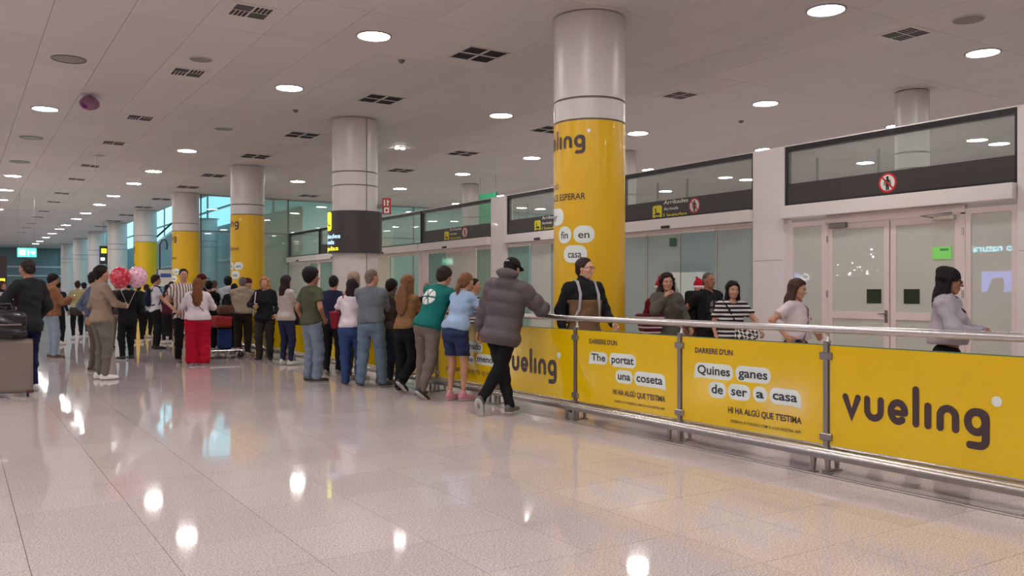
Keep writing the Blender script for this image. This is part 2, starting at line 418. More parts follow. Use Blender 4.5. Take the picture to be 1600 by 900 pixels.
# angle (from +x) of the column surface point that faces the camera
def facing(x, y): return math.atan2(-y, -x)
for i in range(9):
    y = 9.47 + 8.36*i
    lab = ['near yellow wrapped column with slogan bubbles behind the barrier', 'white column ringed by a dark arrivals sign band', 'second yellow wrapped column, beside the green glazed wall', 'third yellow wrapped column, in front of the daylit atrium', 'fourth yellow wrapped column, above the pink balloon', 'white column behind the red balloon', 'white column next beyond the one behind the red balloon', 'next to last white column of the far left row', 'last white column at the far end of the row'][i]
    cols.append(column(XC, y, RC, lab, i in (0,2,3,4), seam=(facing(XC, y) + .52) if i == 1 else None))
tag(cols[0], cols[0]['label'], 'column')
cb = column(15.1, 9.6, .30, 'slim white column seen above the transom of the white double doors', False)
for i, y in enumerate((17.9, 26.2)):
    column(15.1, y, .30, ['slim white column behind the sliding doors, nearer of two', 'slim white column behind the sliding doors, farther of two'][i], False)
c = column(10.9, 46.0, .45, 'pale column in the atrium behind the clear glazing', False)
# print on a wrapped column: word mark, slogan, bubbles (angles are around the column, seen from outside)
def col_print(t, x, y, dphi, full=True):
    f = facing(x, y) + dphi; r = RC + .004; rb = RC + .0025
    lg = logo_mb(.165); lg.v = [(a-1.02, b, c_) for a, b, c_ in lg.v]
    wrap_on(lg, t, r, f, 3.30, 'word_mark', M_ink)
    wrap_on(disc_mb(.045, .22, .024), t, r, f, 3.30, 'round_mark', M_bub)
    for s, h, wd, z, xe, b in (('LO BUENO', .075, .40, 2.77, -.44, 0), ('SE HACE ESPERAR', .088, .86, 2.61, 0.0, .012)):
        q = text_mb(s, h, wd, b); q.v = [(a - wd + xe, c_, 0) for a, c_, _ in q.v]; wrap_on(q, t, r, f, z, 'lettering', M_ink)
    for s, x0, x1, z, tw in (('Por', -.86, -.33, 2.28, .22), ('fin', -.44, -.20, 2.03, .13), ('en', -.17, .12, 2.03, .15), ('casa', -.33, .02, 1.77, .20)):
        q = bubble_mb(x1-x0, .23); q.v = [(a+x0, c_, 0) for a, c_, _ in q.v]
        b = wrap_on(q, t, rb, f, z, 'speech_bubble', M_bub)
        q = text_mb(s, .10, tw, .012); q.v = [(a+(x0+x1-tw)/2, c_, 0) for a, c_, _ in q.v]; wrap_on(q, t, r, f, z+.065, 'lettering', M_inkb)
col_print(cols[0], XC, 9.47, -.10)
col_print(cols[2], XC, 9.47+8.36*2, -.50)
col_print(cols[3], XC, 9.47+8.36*3, -.70)
col_print(cols[4], XC, 9.47+8.36*4, -1.15)
# arrivals sign band round the white column
sx, sy = XC, 9.47+8.36
sb = thing('sign_band', 'dark curved sign band with lit arrivals lettering around the white column', 'sign', (sx, sy, 0))
RB = .585
MB().lathe([(RC+.004,2.22),(RB,2.22),(RB,3.12),(RC+.004,3.12),(RC+.004,2.22)], 56, caps=False).build('band', M_sign, sb, smooth=True)
M_ly = mat('lit yellow sign', (.9,.8,.02), .4, emis=(.9,.85,.02), estr=1.0)
M_lb = mat('lit blue white letters', (.5,.7,1), .4, emis=(.35,.62,1.0), estr=1.3)
f = facing(sx, sy) - 1.08
q = rrect_mb(.34, .40, .04); q.v = [(a-.30, b, 0) for a, b, _ in q.v]; wrap_on(q, sb, RB+.004, f, 2.70, 'arrow_panel', M_ly)
q = MB(); stroke(q, [(-.12,.27),(-.12,.12),(-.02,.10)], .016); stroke(q, [(-.2,.16),(-.04,.11)], .02); stroke(q, [(-.16,.045),(-.06,.045)], .01); wrap_on(q, sb, RB+.007, f, 2.70, 'plane_arrow', M_black)
for s, wd, z, x1, m in (('Arribades', .80, 2.53, .31, M_lb), ('Arrivals', .62, 2.405, .14, M_lb), ('Llegadas', .78, 2.27, .26, M_ly)):
    q = text_mb(s, .095, wd, .012); q.v = [(a-wd+x1, b, 0) for a, b, _ in q.v]; wrap_on(q, sb, RB+.005, f, z, 'lettering', m)
# small fixings on the near column
for k, (dph, z) in enumerate(((1.32, 1.55),)):
    pass
# red fire point flag sign
fs = thing('fire_sign', 'red fire hose flag sign jutting from the column with the dark sign band', 'sign', (sx, sy, 0), math.atan2(-SY, CY))
M_red = mat('fire sign red', rgb(176,28,28), .4)
MB().box(.60, .79, -.012, .012, 3.08, 3.44).build('plate', M_red, fs)
MB().box(.64, .75, -.017, -.0125, 3.11, 3.23).build('pictogram', M_bub, fs)
MB().lathe([(.028,0),(.028,.004)], 16).tf(Matrix.Translation((.695,-.0185,3.17)) @ Matrix.Rotation(math.pi/2,4,'X')).build('pictogram', M_red, fs)
MB().box(.635, .665, -.017, -.0125, 3.27, 3.40).build('pictogram', M_bub, fs)
MB().box(.70, .72, -.017, -.0125, 3.27, 3.40).box(.72, .75, -.017, -.0125, 3.34, 3.38).box(.72, .74, -.017, -.0125, 3.28, 3.32).build('pictogram', M_bub, fs)
MB().box(.485, .60, -.01, .01, 3.2, 3.3).build('bracket', M_grey, fs)

# ------------------------------------------------------------------ ceiling fittings
def light_mb(r=.235):
    t = thing('ceiling_light', 'x', 'ceiling light', (0,0,0))
    MB().lathe([(r,H-.001),(r+.028,H-.001),(r+.028,H-.012),(r,H-.016),(r,H-.001)], 28, caps=False).build('rim', M_lampf, t, smooth=True)
    MB().lathe([(r-.004,H-.010),(r-.004,H-.002)], 28).build('diffuser', M_lamp, t)
    return t
LY = [3.4, 7.45, 11.8, 15.65, 20.15, 24.1, 28.75, 32.35, 37, 41, 45.75, 49.6, 54.6, 58.2, 63, 67.7, 73, 77.2]
LBL = {(9.77,7.45): 'largest round downlight, at the top right edge of the ceiling', (13.6,7.45): 'round downlight right of the square slatted vent, top right',
 (5.16,11.8): 'bright round downlight left of the big four-pane vent', (5.16,15.65): 'round downlight above the column with the sign band, to its left',
 (13.6,11.8): 'round downlight above the right end of the sliding door transom', (9.77,15.65): 'round downlight between the two nearest big columns',
 (1.52,20.15): 'round downlight at far left, nearest lit one of the left row', (5.16,24.1): 'round downlight above the fourth yellow column', (13.6,15.65): 'round downlight half hidden by the near yellow column, on its right',
 (9.77,28.75): 'round downlight just left of the column with the sign band', (5.16,28.75): 'round downlight above the fifth column, middle row',
 (13.6,24.1): 'round downlight right of the red fire sign, upper of two', (13.6,28.75): 'round downlight right of the red fire sign, lower of two'}
ORD = 'first second third fourth fifth sixth seventh eighth ninth tenth eleventh twelfth thirteenth fourteenth fifteenth sixteenth seventeenth eighteenth'.split()
cnt = {}
def nth(k): cnt[k] = cnt.get(k, 0) + 1; return ORD[min(cnt[k], 18)-1]
proto = light_mb(); first = True
UNLIT = {(1.52,15.65),(1.52,24.1),(1.52,28.75)}
ULBL = {(1.52,15.65): 'unlit round ceiling lamp at upper left', (1.52,24.1): 'unlit round ceiling lamp just beyond the lit left one', (1.52,28.75): 'unlit round ceiling lamp, farthest of the unlit ones at left'}
for X in (-6.3, -2.4, 1.52, 5.16, 9.77, 13.6, 18.0, 22.3):
    for y in LY + ([-1., -5.5] if X < 10 else []):
        if X > 7.9 and y > 33: continue
        if X < 0 and y > 45 : continue
        if X == 9.77 and y in (20.15, 24.1, 3.4, 11.8, 32.35): continue
        if X == 5.16 and y == 20.15: continue
        if X in (5.16, 1.52) and y in (3.4,) : pass
        key = (X, y)
        if key in UNLIT:
            t = thing('ceiling_light', ULBL[key], 'ceiling light', (X, y, 0))
            MB().lathe([(.235,H-.001),(.263,H-.001),(.263,H-.012),(.235,H-.016),(.235,H-.001)], 28, caps=False).build('rim', M_grey, t, smooth=True)
            MB().lathe([(.23,H-.010),(.23,H-.002)], 28).build('diffuser', M_off, t); continue
        lb = LBL.get(key); gr = None
        if lb is None:
            s_ = seen(X, y, H)
            if X > XW: lb = nth(X) + {13.6: ' downlight in the row just behind the door partition, counted away', 18.0: ' downlight in the middle row behind the partition glass, counted away', 22.3: ' downlight in the rearmost row behind the partition glass, counted away'}[X]; gr = 'round downlights beyond the partition'
            elif X == 1.52: lb = nth('l') + ' of the small lit downlights in the far left row, counted into the distance'; gr = 'far left row of round downlights'
            elif X == 5.16: lb = nth('m') + ' of the small downlights in the long middle row, counted into the distance'; gr = 'middle row of round downlights'
            else: lb = 'round downlight over the near part of the hall, outside the view'; gr = 'round downlights of the near hall'
            if y < 4 or X < 0: lb = 'round downlight over the near part of the hall, outside the view'; gr = 'round downlights of the near hall'
        if first: t = proto; t.location = (X, y, 0); t['label'] = lb; first = False
        else: t = copy_tree(proto, (X, y, 0), label=lb)
        if gr: t['group'] = gr
        elif 'group' in t: del t['group']
def twin(x, y, lab):
    t = thing('twin_spotlight', lab, 'spotlight', (x, y, 0))
    MB().box(-.16, .16, -.09, .09, H-.012, H-.001).build('plate', M_lampf, t)
    for sx_ in (-.08, .08): MB().lathe([(.055,H-.03),(.055,H-.012)], 16, (sx_,0,0)).build('lamp', M_lamp, t)
twin(9.74, 20.6, 'small twin spotlight between the two big four-pane vents and the doors')
twin(5.18, 32.4, 'small twin spotlight above the row of far columns')
twin(8.2, 28.2, 'small twin spotlight at the right edge of the second yellow column')
# four pane vents
def ventA():
    t = thing('ceiling_vent', 'x', 'vent'); s = .36
    m = MB()
    m.box(-s,s,-s,-s+.02,H-.014,H-.001).box(-s,s,s-.02,s,H-.014,H-.001).box(-s,-s+.02,-s,s,H-.014,H-.001).box(s-.02,s,-s,s,H-.014,H-.001)
    m.box(-.022,.022,-s,s,H-.013,H-.001).box(-s,s,-.022,.022,H-.013,H-.001); m.build('frame', M_ceil, t)
    for a in (-1,1):
        for b in (-1,1):
            q = MB(); x0, x1 = sorted((a*.026, a*(s-.022))); y0, y1 = sorted((b*.026, b*(s-.022)))
            q.box(x0, x1, y0, y1, H-.006, H-.002)
            for k in range(6): yy = y0 + (y1-y0)*(k+.5)/6; q.box(x0, x1, yy-.006, yy+.006, H-.011, H-.006)
            q.build('grille', M_dark, t)
    return t
def ventB():
    t = thing('ceiling_vent', 'x', 'vent'); s = .24
    MB().box(-.31,.31,-.31,.31,H-.006,H-.001).build('plate', M_ceil, t)
    q = MB()
    for a in (0,1):
        for b in (0,1):
            x0 = -s + a*(s+.012); y0 = -s + b*(s+.012); L_ = s-.012
            for k in range(4):
                o = L_*(k+.15)/4; w_ = L_*.7/4
                if (a+b) % 2: q.box(x0+o, x0+o+w_, y0, y0+L_, H-.009, H-.0062)
                else: q.box(x0, x0+L_, y0+o, y0+o+w_, H-.009, H-.0062)
    q.build('slats', M_dark, t); return t
pa = ventA(); pa.location = (6.97,11.83,0); pa['label'] = 'largest four-pane dark ceiling vent, top centre'
for (x, y, lb) in ((6.97,15.6,'four-pane ceiling vent next beyond the largest one, above the sign band column'), (6.97,20.2,'four-pane ceiling vent left of the sign band column'), (6.97,24.05,'four-pane ceiling vent just above the second yellow column'),
    (6.97,28.75,'four-pane ceiling vent above the gap between second and third yellow column'), (6.97,32.4,'four-pane ceiling vent above the third yellow column'), (6.97,37.2,None), (6.97,41.2,None), (6.97,45.8,None), (6.97,50,None), (6.97,54.6,None),
    (11.58,20.5,'four-pane ceiling vent over the door partition, nearer one'), (11.58,24.4,'four-pane ceiling vent over the door partition, second one'), (11.6,32.8,'small four-pane vent above the green glazed wall'), (6.97,3.4,None), (11.6,16.4,None)):
    t = copy_tree(pa, (x, y, 0), label=lb or nth('va') + ' of the small distant four-pane ceiling vents above the far columns')
    if not lb: t['group'] = 'distant four-pane vents'
pb = ventB(); pb.location = (3.32,11.68,0); pb['label'] = 'nearest slatted ceiling vent, top left'
for (x, y, lb) in ((3.33,15.5,'second slatted ceiling vent of the left row'), (3.33,20.1,'third slatted ceiling vent of the left row'), (3.33,23.85,'fourth slatted ceiling vent of the left row'), (3.34,28.55,'fifth slatted ceiling vent of the left row'),
    (3.36,32.2,None), (3.37,37.1,None), (3.4,40.8,None), (3.4,45.8,None), (3.4,49.5,None), (3.4,54.4,None), (3.4,58.2,None), (3.4,63,None), (3.32,7.5,None),
    (11.66,7.52,'slatted ceiling vent at upper right, between two downlights'), (11.66,12.2,'slatted ceiling vent right of the near yellow column')):
    t = copy_tree(pb, (x, y, 0), label=lb or nth('vb') + ' of the tiny distant slatted ceiling vents in the left row')
    if not lb: t['group'] = 'distant slatted vents'
for x, y, r, lb in ((3.32,14.5,.17,'round grey ceiling speaker by the second slatted vent'), (11.76,6.64,.2,'round grey ceiling speaker at upper right'), (5.18,20.4,.2,'round grey ceiling speaker left of the sign band column'), (3.3,26.2,.15,'small round ceiling speaker among the left row of slatted vents')):
    t = thing('ceiling_speaker', lb, 'speaker', (x, y, 0))
    MB().lathe([(r,H-.012),(r,H-.001)], 24).build('grille', M_off, t); MB().lathe([(r,H-.001),(r+.015,H-.001),(r+.015,H-.014),(r,H-.014)], 24, caps=False).build('rim', M_ceil, t)
for x, y, lb in ((6.08,12.8,'small smoke detector left of the largest four-pane vent'), (14.54,13.3,'small smoke detector below the downlight at right'), (5.9,17.5,'small smoke detector left of the sign band column top')):
    t = thing('smoke_detector', lb, 'detector', (x, y, 0)); MB().lathe([(.025,H-.05),(.05,H-.03),(.06,H-.001)], 16).build('housing', M_grey, t, smooth=True); MB().lathe([(.012,H-.056),(.012,H-.05)], 8).build('sensor', M_black, t)
# ------------------------------------------------------------------ measuring helper: pixel column/row -> point on a vertical plane x = X
def on(px, py, X):
    u = (px-800)/FPX; d = X/(SY+u*CY); y = d*(CY-u*SY); return y, CAMH-(py-HZ)*d/FPX
def face_left(mb, X, y0, z0, shear=0):
    """flat lettering -> upright, facing -x, reading towards -y"""
    mb.v = [(X - c_, y0 - a, z0 + b) for a, b, c_ in mb.v]; return mb
# ------------------------------------------------------------------ barrier
PXF = 5.62
br = thing('barrier', 'long steel railing with yellow printed glass panels in front of the arrival doors', 'barrier', (XB, 0, 0))
o_ = lambda mb: mb   # children use coordinates relative to the barrier root
Y0B, Y1B = -0.55, 31.5
posts = [2.68 + 1.6*k for k in range(-2, 19)]
def rel(mb): mb.v = [(a-XB, b, c) for a, b, c in mb.v]; return mb
rel(MB().tube([(XB-.045, Y0B, 1.095), (XB-.045, Y1B, 1.095)], .031, 20)).build('handrail', M_chrome, br, smooth=True)
for dx, z, r in ((-.115,.155,.021), (-.07,.165,.021), (.11,.155,.02)):
    rel(MB().tube([(XB+dx, Y0B, z), (XB+dx, Y1B, z)], r, 12)).build('base_rail', M_chrome, br, smooth=True)
rel(MB().box(XB-.135, XB-.05, Y0B, Y1B, .118, .150)).build('base_channel', M_steel, br)
for dx in (-.19, -.13): rel(MB().box(XB+dx-.006, XB+dx+.006, Y0B, Y1B, .0, .004)).build('floor_track', M_steel, br)
pp = None
pm_ = MB().tube([(0,0,.0),(0,0,.985)], .019, 14).box(-.036,-.020,-.020,.020,.14,1.0).mesh('post', M_steel, True)
cap_ = MB().lathe([(.019,.985),(.022,.99),(.022,1.0),(.011,1.02),(.010,1.07)], 12).tube([(0,0,1.05),(-.045,0,1.075)], .009, 8).mesh('rail_bracket', M_chrome, True)
clamp_ = MB().rbox(-.042,-.006,-.055,.055,.86,.915,.006).mesh('glass_clamp', M_steel)
foot_ = MB().add([(-.105,-.105,.13),(-.075,-.105,.13),(-.075,-.062,.13),(-.105,-.062,.13),(-.10,-.095,.012),(-.08,-.095,.012),(-.08,-.07,.012),(-.10,-.07,.012)], [(3,2,1,0),(4,5,6,7),(0,1,5,4),(1,2,6,5),(2,3,7,6),(3,0,4,7)]).lathe([(.042,0),(.042,.008),(.016,.014)], 14, (-.09,-.083,0)).mesh('foot', M_steel)
foot2_ = MB().lathe([(.045,0),(.045,.008),(.02,.014)], 14).mesh('foot_plate', M_steel)
for y in posts:
    p = link('post', pm_, br, (0, y, 0))
    link('rail_bracket', cap_, p, (0, 0, 0)); link('glass_clamp', clamp_, p, (0, 0, 0)); link('glass_clamp', clamp_, p, (0, 0, -.62))
    link('foot', foot_, p, (0, .02, 0)); link('foot', foot_, p, (0, .15, 0)); link('foot_plate', foot2_, p)
    link('foot', foot_, p, (.19, .08, 0))
ptop, pbot = .968, .205
pan_m = {}
def panel(ya, yb):
    q = link('glass_panel', MB().box(-.02, -.008, ya+.03, yb-.03, pbot, ptop).mesh('glass_panel', M_yel), br)
    MB().box(-.0205, -.0075, ya+.03, yb-.03, ptop, ptop+.008).build('glass_edge', M_edge, q)
    return q
pans = {}
for a, b in zip(posts[:-1], posts[1:]): pans[round(a, 2)] = panel(a, b)
XF = -.0215   # face of the print, relative to the barrier root
def put_text(par, s, pxl, pxr, pyt, pyb, m, bold=0.0, name='lettering'):
    """lettering between two picture columns on the panel plane; rows are taken at the middle of the run"""
    yl = on(pxl, 0, PXF)[0]; yr = on(pxr, 0, PXF)[0]; pc = (pxl+pxr)/2
    zt = on(pc, pyt, PXF)[1]; zb = on(pc, pyb, PXF)[1]
    q = text_mb(s, zt-zb, yl-yr, bold); return face_left(q, XF-.001, yl, zb).build(name, m, par)
def put_bub(par, s, pxl, pxr, pyt, pyb, tail=0):
    yl = on(pxl, 0, PXF)[0]; yr = on(pxr, 0, PXF)[0]; pc = (pxl+pxr)/2
    zt = on(pc, pyt, PXF)[1]; zb = on(pc, pyb, PXF)[1]; w_, h_ = yl-yr, zt-zb
    face_left(bubble_mb(w_, h_, tail), XF, yl, zb).build('speech_bubble', M_bub, par)
    wd = max(w_-.52*h_, w_*.4); q = text_mb(s, h_*.58, wd, .022)
    face_left(q, XF-.001, yl-(w_-wd)/2, zb+h_*.27).build('lettering', M_inkb, par)
c2 = lambda x, y: (880+x/3.462, 480+y/3.462)
def slogan(par, rows):
    for kind, s, xl, xr, yt, yb, *t in rows:
        a, _ = c2(xl, 0); b, _ = c2(xr, 0); _, e = c2(0, yt); _, f_ = c2(0, yb)
        if kind == 'b': put_bub(par, s, a, b, e, f_, *(t or [0]))
        else: put_text(par, s, a, b, e, f_, M_ink, t[0] if t else 0)
slogan(pans[4.28], [('t',"DARRERE D'UN",714,918,224,253,.03), ('b','Quines',712,920,305,388,-1), ('b','ganes',932,1124,322,408), ('b','de',787,882,405,490), ('b','ser',893,1013,418,503), ('b','a',1027,1104,430,514), ('b','casa',1116,1286,442,530,1),
    ('t',"HI HA ALGÚ QUE T'ESTIMA",893,1290,566,600,.03), ('t','RESERVA A VUELING.COM O A LA NOSTRA APP.',907,1290,638,654,.012)])
slogan(pans[5.88], [('t',"DARRERE D'UN",142,292,175,201,.03), ('b','The',143,240,242,308,-1), ('b','portat',250,395,252,326), ('b','una',284,376,342,413), ('b','coseta',384,553,354,432,1),
    ('t',"HI HA ALGÚ QUE T'ESTIMA",270,553,462,491,.03), ('t','RESERVA A VUELING.COM O A LA NOSTRA APP.',280,553,522,536,.012)])
for k, off in ((2.68, 4.135), (7.48, 4.135+4.80), (13.88, 4.135+11.2), (18.68, 4.135+16.0)):
    face_left(logo_mb(.179), XF-.001, off, .437).build('word_mark', M_ink, pans[k])
    face_left(disc_mb(6.41*.179, 1.33*.179, .034), XF-.001, off, .437).build('round_mark', M_bub, pans[k])
c3 = lambda x: 640+x/4.444
for s, a, b, e, f_ in (('Te han', 697, 720, 531, 547), ('echado', 723, 754, 533, 550), ('de', 726, 741, 555, 568), ('menos', 744, 777, 554, 571)): put_bub(pans[9.08], s, a, b, e, f_)
put_text(pans[9.08], 'HAY GENTE QUE TE QUIERE', 697, 774, 577, 583, M_ink, .01)
for s, a, b, e, f_ in (('de', 647, 661, 540, 555), ('verte', 663, 681, 541, 557)): put_bub(pans[10.68], s, a, b, e, f_)

# ------------------------------------------------------------------ door partition
wr = struct('wall_right', (0, 0, 0))
ZT, ZB1, ZB0, ZH = 3.71, 3.13, 2.80, 2.565
bays = [(-3.6,.75), (1.4,5.10), (5.78,9.46), (10.12,13.55), (14.3,17.93), (18.66,22.56), (22.62,26.9), (27.0,31.0), (31.06,34.5)]
piers = [(-10,-3.6), (.75,1.4), (5.10,5.78), (9.46,10.12), (13.55,14.3), (17.93,18.66), (26.9,27.0)]
for a, b in piers:
    MB().rbox(XW-.06, XW+.14, a+.004, b-.004, 0, ZT+.03, .006).build('pier', M_white, wr)
    if b-a < 1 and b-a > .3: MB().rbox(XW-.066, XW-.05, a+.03, b-.03, 1.9, 1.905, .002).build('joint', M_joint, wr)
MB().box(XW-.02, XW+.1, -3.6, 34.5, ZT+.03, ZT+.05).build('top_rail', M_white, wr)
for i, (a, b) in enumerate(bays):
    MB().box(XW-.03, XW+.08, a, b, ZT-.05, ZT+.03).build('transom_frame', M_black, wr)
    MB().box(XW-.03, XW+.08, a, a+.04, ZB0, ZT-.05).build('transom_frame', M_black, wr)
    MB().box(XW-.03, XW+.08, b-.04, b, ZB0, ZT-.05).build('transom_frame', M_black, wr)
    MB().box(XW-.03, XW+.08, a, b, ZB0-.025, ZB0+.015).build('transom_frame', M_black, wr)
    band = i not in (6, 8)
    MB().box(XW, XW+.012, a+.04, b-.04, (ZB1 if band else ZB0+.015), ZT-.05).build('transom_glass', M_gT, wr)
    if band: MB().box(XW-.02, XW+.03, a+.04, b-.04, ZB0+.015, ZB1).build('sign_band', M_sign, wr)
    MB().rbox(XW-.16, XW+.1, a-.0, b, ZH, ZB0-.03, .008).build('header_beam', M_white, wr)
# prints on the dark bands
M_yp = mat('yellow sign square', rgb(226,214,20), .4); M_wp = mat('white print', rgb(225,225,220), .4); M_rp = mat('red print', rgb(196,30,40), .4)
def arrow_sign(yc, zc):
    """yellow plane square and three lines; yc = left edge of the square"""
    X = XW-.022
    sg = link('door_sign', face_left(rrect_mb(.26, .26, .03), X, yc, zc-.18).mesh('door_sign', M_yp), wr)
    q = MB(); stroke(q, [(.08,.2),(.1,.11),(.19,.10)], .014); stroke(q, [(.05,.09),(.2,.08)], .012); stroke(q, [(.07,.04),(.19,.04)], .007); face_left(q, X-.001, yc, zc-.18).build('plane_arrow', M_black, sg)
    for s, wd, z, m, h in (('Arribades', .66, .085, M_wp, .075), ('Arrivals', .40, -.03, M_wp, .06), ('Llegadas', .62, -.16, M_yp, .075)):
        face_left(text_mb(s, h, wd, .012), X, yc-.31, zc+z).build('lettering', m, sg)
def noentry(yc, zc, r=.145):
    X = XW-.022
    a = link('no_entry_sign', face_left(disc_mb(0,0,r,28), X, yc, zc).mesh('no_entry_sign', M_rp), wr)
    face_left(disc_mb(0,0,r*.80,28), X-.001, yc, zc).build('disc', M_wp, a)
    q = MB(); stroke(q, [(0,.075)], .022); stroke(q, [(0,.03),(0,-.03)], .03); stroke(q, [(-.014,-.03),(-.014,-.10)], .012); stroke(q, [(.014,-.03),(.014,-.10)], .012); stroke(q, [(-.04,.035),(-.05,-.03)], .008); stroke(q, [(.04,.035),(.05,-.03)], .008)
    face_left(q, X-.002, yc, zc).build('figure', M_black, a)
    q = MB(); stroke(q, [(-r*.62,r*.62),(r*.62,-r*.62)], .013); face_left(q, X-.003, yc, zc).build('slash', M_rp, a)
zc = (ZB0+ZB1)/2
for y in (12.66, 16.75, 21.2): arrow_sign(y, zc)
for y in (7.62, 11.53, 15.55, 20.05, 3.4): noentry(y, zc)
# white hinged double door with side lights (door_1)
d1 = struct('door_1'); M_pk = mat('door frame white', rgb(232,216,214), .28, coat=.2)
def frame(par, y0, y1, z0, z1, w_, name, glass, glassname='glass', x0=XW, th=.05, midz=None, midw=.11, bott=None):
    """one framed leaf: y0 > y1 order free"""
    a, b = min(y0,y1), max(y0,y1); q = MB()
    q.box(x0, x0+th, a, a+w_, z0, z1).box(x0, x0+th, b-w_, b, z0, z1).box(x0, x0+th, a+w_, b-w_, z1-w_, z1).box(x0, x0+th, a+w_, b-w_, z0, z0+(bott or w_))
    if midz: q.box(x0, x0+th, a+w_, b-w_, midz-midw/2, midz+midw/2)
    f_ = q.build(name, M_pk, par)
    MB().box(x0+.018, x0+.028, a+w_, b-w_, z0+w_, z1-w_).build(glassname, glass, f_)
    return f_
TOPD = 2.50
frame(d1, 9.40, 8.70, .02, TOPD, .075, 'side_light', M_gA)
lf = frame(d1, 8.66, 7.61, .02, 2.42, .085, 'door_leaf', M_gA, midz=1.03)
rt = frame(d1, 7.585, 6.54, .02, 2.42, .085, 'door_leaf', M_gA, midz=1.03)
frame(d1, 6.48, 5.80, .02, TOPD, .075, 'side_light', M_gA)
MB().box(XW-.01, XW+.06, 6.48, 8.70, 2.43, TOPD+.06).build('door_head', M_pk, d1)
MB().box(XW-.01, XW+.06, 6.48, 6.54, 0, 2.45).box(XW-.01, XW+.06, 8.66, 8.70, 0, 2.45).build('jamb', M_pk, d1)
for l, y in ((lf, 7.92), (rt, 7.53)):
    pass
for l, y0, y1 in ((lf, 7.985, 7.745), (rt, 7.385, 7.145)):
    MB().box(XW+.010, XW+.017, min(y0,y1), max(y0,y1), 1.21, 1.42).build('sticker', mat('dark green sticker', rgb(36,50,36), .4), l)
MB().box(XW+.008, XW+.015, 6.68, 6.95, 1.83, 2.0).build('notice', mat('green notice paper', rgb(150,250,130), .6), rt)
MB().box(XW+.006, XW+.0075, 6.72, 6.84, 1.945, 1.975).build('notice_print', mat('notice ink', rgb(84,168,84), .6), rt)
hd = MB().rbox(XW-.012, XW+.002, 7.63, 7.68, .93, 1.11, .004).build('handle_plate', M_steel, lf)
MB().tube([(XW-.01,7.655,1.06),(XW-.05,7.655,1.06),(XW-.05,7.76,1.06)], .010, 8).build('handle', M_steel, lf)
MB().rbox(XW-.07, XW, 8.30, 8.60, 2.36, 2.44, .008).build('door_closer', M_grey, lf)
MB().rbox(XW-.07, XW, 6.60, 6.90, 2.36, 2.43, .01).build('door_closer', M_chrome, rt); MB().tube([(XW-.06,6.9,2.4),(XW-.2,7.0,2.43),(XW-.03,6.65,2.46)], .008, 6).build('closer_arm', M_steel, rt)
for z in (.35, 1.35, 2.2):
    for l, y in ((lf, 8.66), (rt, 6.51)): MB().lathe([(.016,-.05),(.016,.05)], 10, (XW-.014, y, z)).build('hinge', M_chrome, l)
# sliding doors in the other bays
DOORX = {3: [(10.12,11.03,'B'), (11.03,11.92,'C2'), (11.92,12.88,'B'), (12.88,13.55,'B')], 4: [(14.3,15.2,'C'), (15.2,16.1,'B'), (16.1,17.0,'A'), (17.0,17.93,'C')],
         5: [(18.66,19.5,'C'), (19.5,21.2,'A'), (21.2,22.25,'C')], 6: [(22.8,24.9,'T'), (24.9,26.8,'A')], 7: [(27.1,29,'B'), (29,31,'C')], 8: [(31.2,32.2,'C'), (32.2,34.4,'A')], 1: [(1.4,3.2,'B'), (3.2,5.1,'B')], 0: [(-3.6,-1.5,'B'), (-1.5,.75,'B')]}
M_gB2 = glass_mat('frosted sliding glass pale', (.8,.9,.9), rgb(160,182,184), .66, .015, 1.5)
for i, segs in DOORX.items():
    dr = struct('door_%d' % (i+2))
    a, b = bays[i]
    MB().box(XW-.03, XW+.05, a, b, ZH-.05, ZH-.005).build('track', M_pk, dr)
    for j, (p, q_, k) in enumerate(segs):
        x0 = XW + (.0 if j % 2 else .03)
        g_ = {'A': M_gA, 'B': M_gB, 'C': M_gC, 'C2': M_gB2, 'T': M_gT}[k]
        l = MB().box(x0, x0+.012, p+.012, q_-.012, .06, ZH-.09).build('glass_leaf', g_, dr)
        MB().box(x0-.006, x0+.018, p+.008, q_-.008, .01, .06).box(x0-.006, x0+.018, p+.008, q_-.008, ZH-.09, ZH-.05).build('leaf_rail', M_pk, l)
        MB().box(x0-.004, x0+.016, q_-.016, q_-.004, .06, ZH-.09).build('edge_seal', M_joint if k != 'A' else M_black, l)
    if i in (5, 6, 8): MB().box(XW-.03, XW+.08, b-.26 if i == 5 else a, b if i == 5 else a+.16, 0, ZH-.05).build('jamb', M_pk, dr)
    MB().rbox(XW-.21, XW-.16, (a+b)/2-.10+.3, (a+b)/2+.10+.3, ZH+.01, ZH+.06, .008).build('motion_sensor', M_black, dr)
l_ = MB().box(XW-.006, XW-.001, 12.04, 12.21, 2.24, 2.40).build('sticker', mat('green exit sticker', rgb(34,86,62), .4), wr)
# corridor beyond the partition: benches of light on the wall, seen through the glass
gs = thing('green_banner', 'green hanging banner seen through the upper glass of the partition', 'banner', (14.6, 24.2, 0))
MB().box(-.02, .02, -.55, .55, 3.15, 4.6).build('cloth', mat('banner green', rgb(20,120,80), .6), gs)
MB().tube([(0,-.5,4.6),(0,-.5,H)], .008, 6).tube([(0,.5,4.6),(0,.5,H)], .008, 6).build('cord', M_steel, gs)
for px in (1026, 1072, 1275, 1371, 823):
    y = on(px, 300, XW)[0]; MB().box(XW+.02, XW+.045, y-.015, y+.015, ZB1, ZB1+.36).build('glazing_bar', M_grey, wr)

